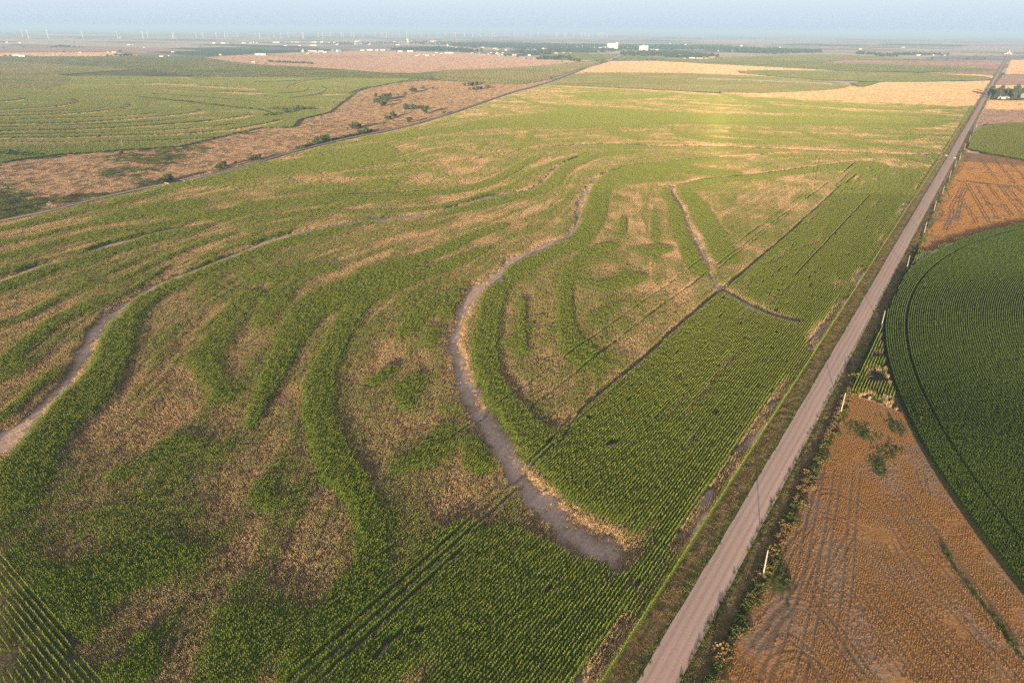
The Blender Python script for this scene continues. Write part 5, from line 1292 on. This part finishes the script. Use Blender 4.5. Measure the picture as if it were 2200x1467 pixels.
# px, base py, width px, height px, wall, roof, gable
B += [(33,121.5,15,3.6,"white","white",1),(47,123,14,4,"white","white",1),(14,92.5,4,2,"white","white",1),(43,93.5,7,1.4,"white","white",0),(172,114.5,6,2,"white","white",1),(245,113.2,10,2,"white","redroof",1),(231,113.2,3,1.6,"white","white",1),(276,97.6,6,2,"white","white",1),(285,97.6,2.5,1.4,"white","white",1),(346,122.5,8,2.2,"white","white",1),(258,81.6,4,1.2,"cream","cream",0),(309,103.5,2.5,1.5,"white","white",1),
      (459,94,7,1.8,"white","white",0),(479,94.2,9,1.8,"white","white",0),(490,94,4,1.6,"cream","white",1),(523,93.8,8,1.6,"white","white",0),(538,93.6,5,1.6,"white","white",1),(545,93.2,2,2.6,"white","white",1),(552,93.4,4,1.4,"white","white",0),(594,92.6,15,2.4,"white","white",1),(675,92,11,2,"white","white",1),(613,99.2,6,2,"white","grey",1),(643,99,5,1.6,"cream","white",1),(669,98.8,6,2,"white","white",1),(676,99,9,2,"white","white",0),(634,91.4,18,.8,"white","white",0),
      (559,119.4,23,4,"white","white",1),(473,119.2,4.5,2.2,"white","white",1),(371,113,7,1.8,"white","white",1),(362,121.3,3,1.5,"white","white",1),(544,134.6,7,2.2,"white","white",1),(666,111,9,2,"white","white",1),(675,111.4,9,2.2,"cream","white",1),(690,111.6,12,2.6,"white","grey",1),(698,113.8,8,2,"white","white",0),(661,116.4,5,1.8,"white","white",1),(682,115,10,1.8,"grey","grey",0),
      (724,111.8,5,4,"white","white",1),(778,109.6,9,2.2,"white","white",1),(795,109.2,14,2.8,"white","white",1),(809,109.2,7,2,"white","white",1),(822,109.2,10,2.2,"white","white",1),(860,112.2,10,2.4,"white","white",0),(881,112.2,12,3,"white","white",0),(937,115,5,2,"white","white",1),(963,115.6,16,4,"white","redroof",1),(973,115.6,3,2.4,"white","redroof",1),(896,120.6,7,1.6,"cream","tan",0),(917,120.4,9,1.8,"cream","cream",0),(901,118.6,3,1.6,"tan","tan",0),(932,120.2,4,1.6,"tan","tan",0),(910,119,3,1.5,"tan","tan",0),(948,116,6,1.6,"white","white",1),
      (1105,119.8,9,2,"white","white",1),(1137,120.4,6,3,"white","white",1),(1195,115.4,6,1.8,"white","grey",1),(1226,115.4,4,1.8,"white","grey",1),(1334,116.2,7,2,"white","white",1),(1211,115.2,4,1.8,"cream","grey",1),(1162,107.2,15,3,"cream","white",0),(1243,103.6,12,3,"tan","redroof",0),(1251,103.4,5,3.8,"tan","brick",0),(1267,103.4,9,3,"tan","redroof",1),(1278,103.2,5,2.4,"white","grey",1),(1292,104.8,16,2.6,"cream","grey",0),(1208,103.2,5,2.2,"white","white",1),(1345,104.4,10,2,"cream","grey",0),(1359,106.6,6,2,"white","white",1),
      (1399,108.6,12,3,"grey","grey",1),(1412,108.8,8,2.8,"cream","grey",1),(1396,113,10,2.6,"white","grey",1),(1343,114.2,6,2.4,"white","grey",1),(1471,127,5,1.8,"white","white",1),(1487,126.8,12,3,"white","grey",0),(1499,126.8,6,2,"white","white",0),(1505,127.2,8,2,"cream","white",0),(1517,127,6,1.6,"white","white",0),(1530,126.2,14,4,"brick","grey",0),(1440,95.6,3,2,"white","white",1),(1422,96.4,7,1.4,"white","white",0),(1473,97.2,4,1.8,"white","white",1),(1580,101.8,8,2,"white","grey",1),(1593,100,5,2,"white","white",1),(1548,110.8,10,2.4,"cream","white",1),(1576,112,5,2.4,"white","white",1),(1659,114.4,4,2.2,"cream","redroof",1),(1446,99.4,5,1.8,"cream","redroof",1),(1676,103,3,1.6,"white","white",1),
      (1849,107,6,2,"cream","white",1),(1941,102.8,6,1.6,"white","white",1),(1900,121.8,4,2,"white","white",1),(1878,117.8,5,1.8,"cream","grey",1),(1914,118.8,4,2,"white","grey",1),(1958,119.4,4,2,"white","white",1),(1974,119.8,8,2.2,"white","redroof",0),(2030,120,4,1.8,"white","grey",1),(2006,119.6,3,1.6,"white","white",1),(2172,117.2,5,3,"white","grey",1),(2160,117,3,2,"white","white",1)]
for i in range(62):     # the denser streets of the town
    px = rng.uniform(690, 1050) if i < 40 else rng.uniform(1060, 1340)
    py = (rng.uniform(89.5, 97.5) if px < 960 else rng.uniform(97, 103)) if i < 40 else rng.uniform(99, 112)
    B.append((px, py, rng.uniform(2.5, 9), rng.uniform(1.2, 2.2), ["white", "white", "cream", "tan"][i % 4], ["white", "grey", "white", "redroof", "tan"][i % 5], i % 2))
for i in range(16):     # trailers and yards left of the rail crossing
    B.append((rng.uniform(1010, 1092), rng.uniform(114, 119.5), rng.uniform(2, 4.5), 1.2, "white", "white", 0))
B.sort()
WD = {"white": "white", "cream": "cream", "tan": "tan", "grey": "grey", "brick": "brick-red"}
for i, (px, py, w, h, wa, ro, ga) in enumerate(B):
    label = "%s %s far building with %s roof, %s from the left" % ("long" if w > 9 else "small", WD[wa], {"redroof": "red", "white": "pale", "grey": "grey", "tan": "tan", "cream": "pale", "brick": "brick-red"}[ro], nth(i + 1))
    shed(px, py, w, h, label, "far buildings", wa, ro, gable=bool(ga), name="shed" if w > 6 else "house", rot=float(rng.uniform(-.25, .25)))

def elevator(px, py, wpx, hpx, tower_dx, label):
    x, y = [float(q) for q in at(px, py)]; k = pxm(px, py); w = wpx / k; h = hpx / k
    t = thing("grain_elevator", label, "grain elevator", (x, y + 10, 0), 0)
    n = 7; r = w / n / 2
    for row in (0, 1):
        for i in range(n):
            m = MB(); m.lathe([(r * 1.02, -.2), (r * 1.02, h)], 16); m.build("silo", M["cream"], t, (-w / 2 + r + i * 2 * r, row * 2 * r - r, 0))
    hm = MB(); hm.box(-w / 2, w / 2, -r * .7, r * .7, h + .003, h * 1.06); hm.build("gallery", M["cream"], t)
    tm_ = MB(); q = w * .11; tm_.box(tower_dx * w - q, tower_dx * w + q, -2.2 * r, -.9 * r + 2 * r, 0, h * 1.22); tm_.build("headhouse", M["cream"], t)
    rm = MB(); rm.box(tower_dx * w - q - .5, tower_dx * w + q + .5, -2.2 * r - .5, 1.1 * r + .5, h * 1.22 + .003, h * 1.25); rm.build("roof", M["grey"], t)
elevator(1316, 106.6, 22, 11.2, .40, "tall cream grain elevator with its tower at the right end, left of two")
elevator(1383, 109.6, 19, 9.2, -.05, "broad cream grain elevator with a central tower, right of two")
x, y = [float(q) for q in at(769, 97.2)]; k = pxm(769, 97.2)
t = thing("grain_elevator", "bluish steel grain elevator among the sheds at the town's left end", "grain elevator", (x, y, 0))
for i, (dx, r, h, mt) in enumerate([(-22, 4.5, 26, "tan"), (-10, 6, 20, "blue"), (4, 6, 22, "blue"), (18, 6, 20, "blue")]):
    m = MB(); m.lathe([(r, -.2), (r, h), (r * .2, h + r * .6)], 16); m.build("silo", M[mt], t, (dx, 0, 0))
m = MB(); m.box(-20, 20, -1, 1, 27, 28.5); m.build("gallery", M["steel"], t)
for i, (px, py, wpx, hpx, lab) in enumerate([(716, 111.8, 8, 4.4, "dark blue storage tank beside white sheds, left of two"), (732, 111.8, 8, 4.6, "dark blue storage tank beside white sheds, right of two")]):
    x, y = [float(q) for q in at(px, py)]; k = pxm(px, py); r = wpx / k / 2; h = hpx / k
    t = thing("storage_tank", lab, "tank", (x, y, 0)); m = MB(); m.lathe([(r, -.2), (r, h)], 24); m.build("shell", M["blue"], t); m = MB(); m.lathe([(r * 1.02, h + .01), (r * .1, h * 1.15)], 24); m.build("roof", M["steel"], t)
x, y = [float(q) for q in at(651, 112)]; k = pxm(651, 112); t = thing("storage_dome", "white domed store in front of the green strip left of the tanks", "dome", (x, y, 0)); r = 3 / k
m = MB(); m.lathe([(r, -.2), (r, 1.6 / k), (r * .85, 3 / k), (r * .5, 4.4 / k), (.5, 5.2 / k)], 20); m.build("shell", M["white"], t)
x, y = [float(q) for q in at(2167, 117)]; k = pxm(2167, 117); t = thing("grain_elevator", "small white country elevator beside the far end of the gravel road", "grain elevator", (x, y, 0))
for dx, r, h in ((-9, 3.5, 10), (0, 2.4, 20), (8, 3.5, 11)):
    m = MB(); m.lathe([(r, -.2), (r, h), (.3, h + r * .7)], 14); m.build("silo", M["white"], t, (dx, 0, 0))

def water_tower(px, py, hpx, label):
    x, y = [float(q) for q in at(px, py)]; k = pxm(px, py); h = hpx / k; r = h * .22
    t = thing("water_tower", label, "water tower", (x, y, 0))
    m = MB(); m.lathe([(.6, h * .60), (r * .7, h * .65), (r, h * .76), (r, h * .84), (r * .75, h * .94), (.4, h)], 24); m.build("tank", M["teal"], t)
    for i in range(6):
        a = i * math.pi / 3; m = MB(); m.tube((r * 1.15 * math.cos(a), r * 1.15 * math.sin(a), 0), (r * .85 * math.cos(a), r * .85 * math.sin(a), h * .74), .45, .4, 8); m.build("leg", M["white"], t)
    m = MB(); m.tube((0, 0, 0), (0, 0, h * .62), .9, .9, 10); m.build("riser", M["white"], t)
water_tower(876, 96, 12, "pale teal water tower on white legs above the town roofs")

# ---- farmstead by the road at the right edge
shed(2159, 213.5, 20, 4.6, "long white farm shed with pale roof under the roadside trees", None, "white", "white", name="farm_shed", rot=.15)
shed(2153, 207.5, 12, 4.4, "white farmhouse half hidden among the roadside trees", None, "white", "white", name="farmhouse", cat="house", win=True, rot=.1)
shed(2206, 211, 16, 9.5, "tall pale blue-grey metal barn at the photo's right edge", None, "steel", "steel", name="barn", cat="barn", rot=.2)
shed(2164, 209.5, 4, 3.2, "small grey outbuilding between the farm's two white buildings", None, "grey", "white", name="outbuilding", rot=.2)
farm_t = [(2128,204,14),(2134,207,16),(2140,209,17),(2145,204,15),(2147,210,16),(2151,199,14),(2158,204,12),(2163,201,11),(2170,206,13),(2176,208,15),(2182,202,17),(2178,212,12),(2187,205,12),(2192,203,11),(2198,201,11),(2136,213,12),(2190,216,6),(2173,215,7),(2148,215,6),(2166,216,5),(2132,200,13)]
for i, (px, py, h) in enumerate(sorted(farm_t)):
    place_tree(px, py + 1, h * 1.15, "%s tree of the farmyard at the right edge, %s from the road" % ("tall" if h > 13 else ("dark" if h > 8 else "low")  , nth(i + 1)), "farmyard trees", wide=.85)

# ---- wind turbines along the horizon
def turbine_meshes():
    a = MB(); a.lathe([(2.6, -.5), (2.3, 20), (1.7, 79)], 14)
    n = MB(); n.box(-2.0, 2.0, -3.5, 7.5, 79.003, 83); n.lathe([(.1, 0), (.1, .1)], 4, 0, 0) if False else None
    hub = MB(); hub.tube((0, -3.5, 81), (0, -6, 81), 1.9, .7, 12)
    b = MB(); b.add([(-.9, 0, 0), (.9, 0, 0), (.9, .9, 0), (-.9, .9, 0), (-1.7, 0, 9), (1.3, 0, 9), (1.3, .5, 9), (-1.7, .5, 9), (-.35, 0, 42), (.25, 0, 42), (.25, .2, 42), (-.35, .2, 42)],
                    [(0, 1, 5, 4), (1, 2, 6, 5), (2, 3, 7, 6), (3, 0, 4, 7), (4, 5, 9, 8), (5, 6, 10, 9), (6, 7, 11, 10), (7, 4, 8, 11), (8, 9, 10, 11), (3, 2, 1, 0)])
    return [m.mesh(nm, M["turbine"]) for m, nm in ((a, "tower"), (n, "nacelle"), (hub, "hub"), (b, "blade"))]
tower_me, nac_me, hub_me, blade_me = turbine_meshes()
TURB = [(49,80,15),(62,84,18),(104,84,17),(178,82,14),(253,83,14),(308,84,15),(318,82,12),(372,83.5,12),(375,84,12),(422,82,11),(437,84,13),(465,82,11),(484,84,12),(490,82,10),(511,82,10),(549.5,81.5,9.5),(559,84,12),(589,81.6,10),(604,83,11),(619.5,81,10),(651,83,12),(652.5,83,11),(684,81,10),(694,83,11),(710,80,9),(734,82,10),(738,80,9),(756,80,8),(761,81.5,10),(779,79.5,8),(807,79.5,8),(821.5,79,8),(830,81,10),(836,78,6),(855,78,7),(874,81,10),(877,78.6,7),(884,78,7),(900,78,6),(905.5,80.6,9),(922,78,7),(941.5,78,7),(957,78,7),(974,78.6,7),(979,80,9),(998,80,9),(1015.5,80,9),(1029,78.6,6),(1033,80,9),(1045,78,6),(1058.5,80,9),(1063,80,9),(1067.5,78.6,6),(1085.5,80,8),(1092,78,6),(1105.5,80,8),(1112.5,79,7),(1123.5,79.5,8),(1140.6,80,8),(1156.6,80,8),(1196,82.7,10),(1214,82.7,9),(1231.5,82.4,9),(1249,82.4,9),(1257,80.6,7),(1265,82.4,9),(1272,80.3,6),(1287,81,7),(1293,82.7,10),(1297,81,7),(1304,82,8),(1314.5,81,6)]
for i, (px, py, hp) in enumerate(TURB):
    x, y = [float(q) for q in at(px, py)]; sc = hp / pxm(px, py) / 86.0
    t = thing("wind_turbine", "white wind turbine on the horizon, %s from the left of the line" % nth(i + 1), "wind turbine", (x, y, 0), (rng.uniform(-.2, .2) if px > 1150 else 1.35 + rng.uniform(-.2, .2)) - math.atan2(x, y), "wind turbines along the horizon")
    t.scale = (sc * 1.25, sc * 1.25, sc)
    link("tower", tower_me, t); link("nacelle", nac_me, t); hb = link("hub", hub_me, t)
    a0 = rng.uniform(-.25, .25) + (math.pi / 3 if px > 1150 else rng.uniform(0, 2))
    for q in range(3):
        b_ = link("blade", blade_me, hb, (0, -5.0, 81)); b_.rotation_euler = (0, a0 + q * 2 * math.pi / 3, 0)

# ---- centre-pivot sprinkler over the olive circle
def pivot_sprinkler():
    pts = [(1500, 172.5), (1545, 174), (1590, 175.6), (1635, 177.4), (1670, 179), (1712, 180.8), (1750, 182.6), (1785, 184.2)]
    G = [tuple(float(q) for q in at(*p)) for p in pts]
    t = thing("pivot_sprinkler", "long silver irrigation boom on wheeled towers across the olive circle", "irrigation boom", (G[0][0], G[0][1], 0))
    L = [(a - G[0][0], b - G[0][1]) for a, b in G]
    for (a, b), (c, d) in zip(L, L[1:]):
        m = MB(); mx, my = (a + c) / 2, (b + d) / 2
        m.tube((a, b, 4.0), (mx, my, 5.0), .28, .28, 8); m.tube((mx, my, 5.0), (c, d, 4.0), .28, .28, 8)
        m.tube((a, b, 3.0), (c, d, 3.0), .12, .12, 6); m.tube((mx, my, 5.0), (mx, my, 3.0), .1, .1, 5); m.build("span", M["steel"], t)
    for a, b in L:
        m = MB(); m.tube((a - 2, b, .8), (a, b, 4.0), .16, .16, 6); m.tube((a + 2, b, .8), (a, b, 4.0), .16, .16, 6); m.tube((a - 2, b, .8), (a + 2, b, .8), .14, .14, 6); fr = m.build("tower_frame", M["steel"], t)
        for q in (-2, 2):
            w = MB(); w.tube((a + q, b - .2, .7), (a + q, b + .2, .7), .7, .7, 14); w.build("wheel", M["dark"], fr)
pivot_sprinkler()

# ---- small things near the road and railway
def pump_house():
    x, y = [float(q) for q in at(1547, 201)]
    t = thing("pump_house", "small dark box on the field edge below the irrigation boom", "pump house", (x, y, 0), .3)
    m = MB(); m.box(-1.6, 1.6, -1.2, 1.2, 0, 2.4); m.build("wall", M["dark"], t)
    m = MB(); m.gable(-1.6, 1.6, -1.2, 1.2, 2.4, 3.1, .2, .1); m.build("roof", M["dark"], t)
    m = MB(); m.tube((2.4, 0, 0), (2.4, 0, 1.4), .2, .2, 8); m.build("pipe", M["steel"], t)
pump_house()
def culvert(px, py, lab, r=.4):
    x, y = [float(q) for q in at(px, py)]
    t = thing("culvert", lab, "culvert", (x, y, 0), -ROAD_AZ)
    m = MB(); n = 16
    for k in range(n):
        a0, a1 = 2 * math.pi * k / n, 2 * math.pi * (k + 1) / n
        V = [(rr * math.cos(a), yy, r + .1 + rr * math.sin(a)) for yy in (-1.2, 1.2) for rr in (r, r * .8) for a in (a0, a1)]
        m.add(V, [(0, 1, 5, 4), (2, 6, 7, 3), (0, 2, 3, 1), (4, 5, 7, 6)])
    m.build("pipe", M["concrete"], t)
    m = MB(); m.box(-1.1, -.45, 1.2, 1.45, 0, .95); m.box(.45, 1.1, 1.2, 1.45, 0, .95); m.box(-1.1, 1.1, 1.2, 1.45, .953, 1.1); m.build("headwall", M["concrete"], t)
culvert(2032, 336, "pale concrete culvert end where the dirt track meets the gravel road")
culvert(2050, 341, "pale concrete culvert end on the right bank across from the dirt track")
def rail_bridge():
    i = int(np.argmin(np.hypot(RAILX - at(372, 396)[0], RAILY - at(372, 396)[1])))
    x, y = float(RAILX[i]), float(RAILY[i]); az = math.atan2(RAILX[i + 1] - RAILX[i - 1], RAILY[i + 1] - RAILY[i - 1])
    t = thing("railway_bridge", "small dark railway bridge with low railings beside bushes", "bridge", (x, y, 0), -az)
    m = MB(); m.box(-2.6, 2.6, -7, 7, 1.2, 1.42); m.build("deck", M["dark"], t)
    for s in (-1, 1):
        m = MB(); m.box(-2.7, 2.7, s * 7 - .4, s * 7 + .4, 0, 1.6); m.build("abutment", M["ballast"], t)
        m = MB(); m.tube((s * 2.7, -7, 2.2), (s * 2.7, 7, 2.2), .06, .06, 6)
        for q in (-6, -2, 2, 6): m.tube((s * 2.7, q, 1.3), (s * 2.7, q, 2.2), .05, .05, 6)
        m.build("railing", M["dark"], t)
rail_bridge()

# ---- haze: one box of air round everything
hz = MB(); hz.box(-90000, 90000, -90000, 90000, -6, 150)
hm, hnt, hp_ = new_mat("haze_air"); hnt.nodes.remove(hp_)
pv = hnt.nodes.new("ShaderNodeVolumePrincipled"); pv.inputs["Color"].default_value = HAZE_COLOR; pv.inputs["Density"].default_value = HAZE_DENSITY
hnt.links.new(pv.outputs[0], [n for n in hnt.nodes if n.type == 'OUTPUT_MATERIAL'][0].inputs["Volume"])
tag(hz.build("haze", hm), kind="stuff")
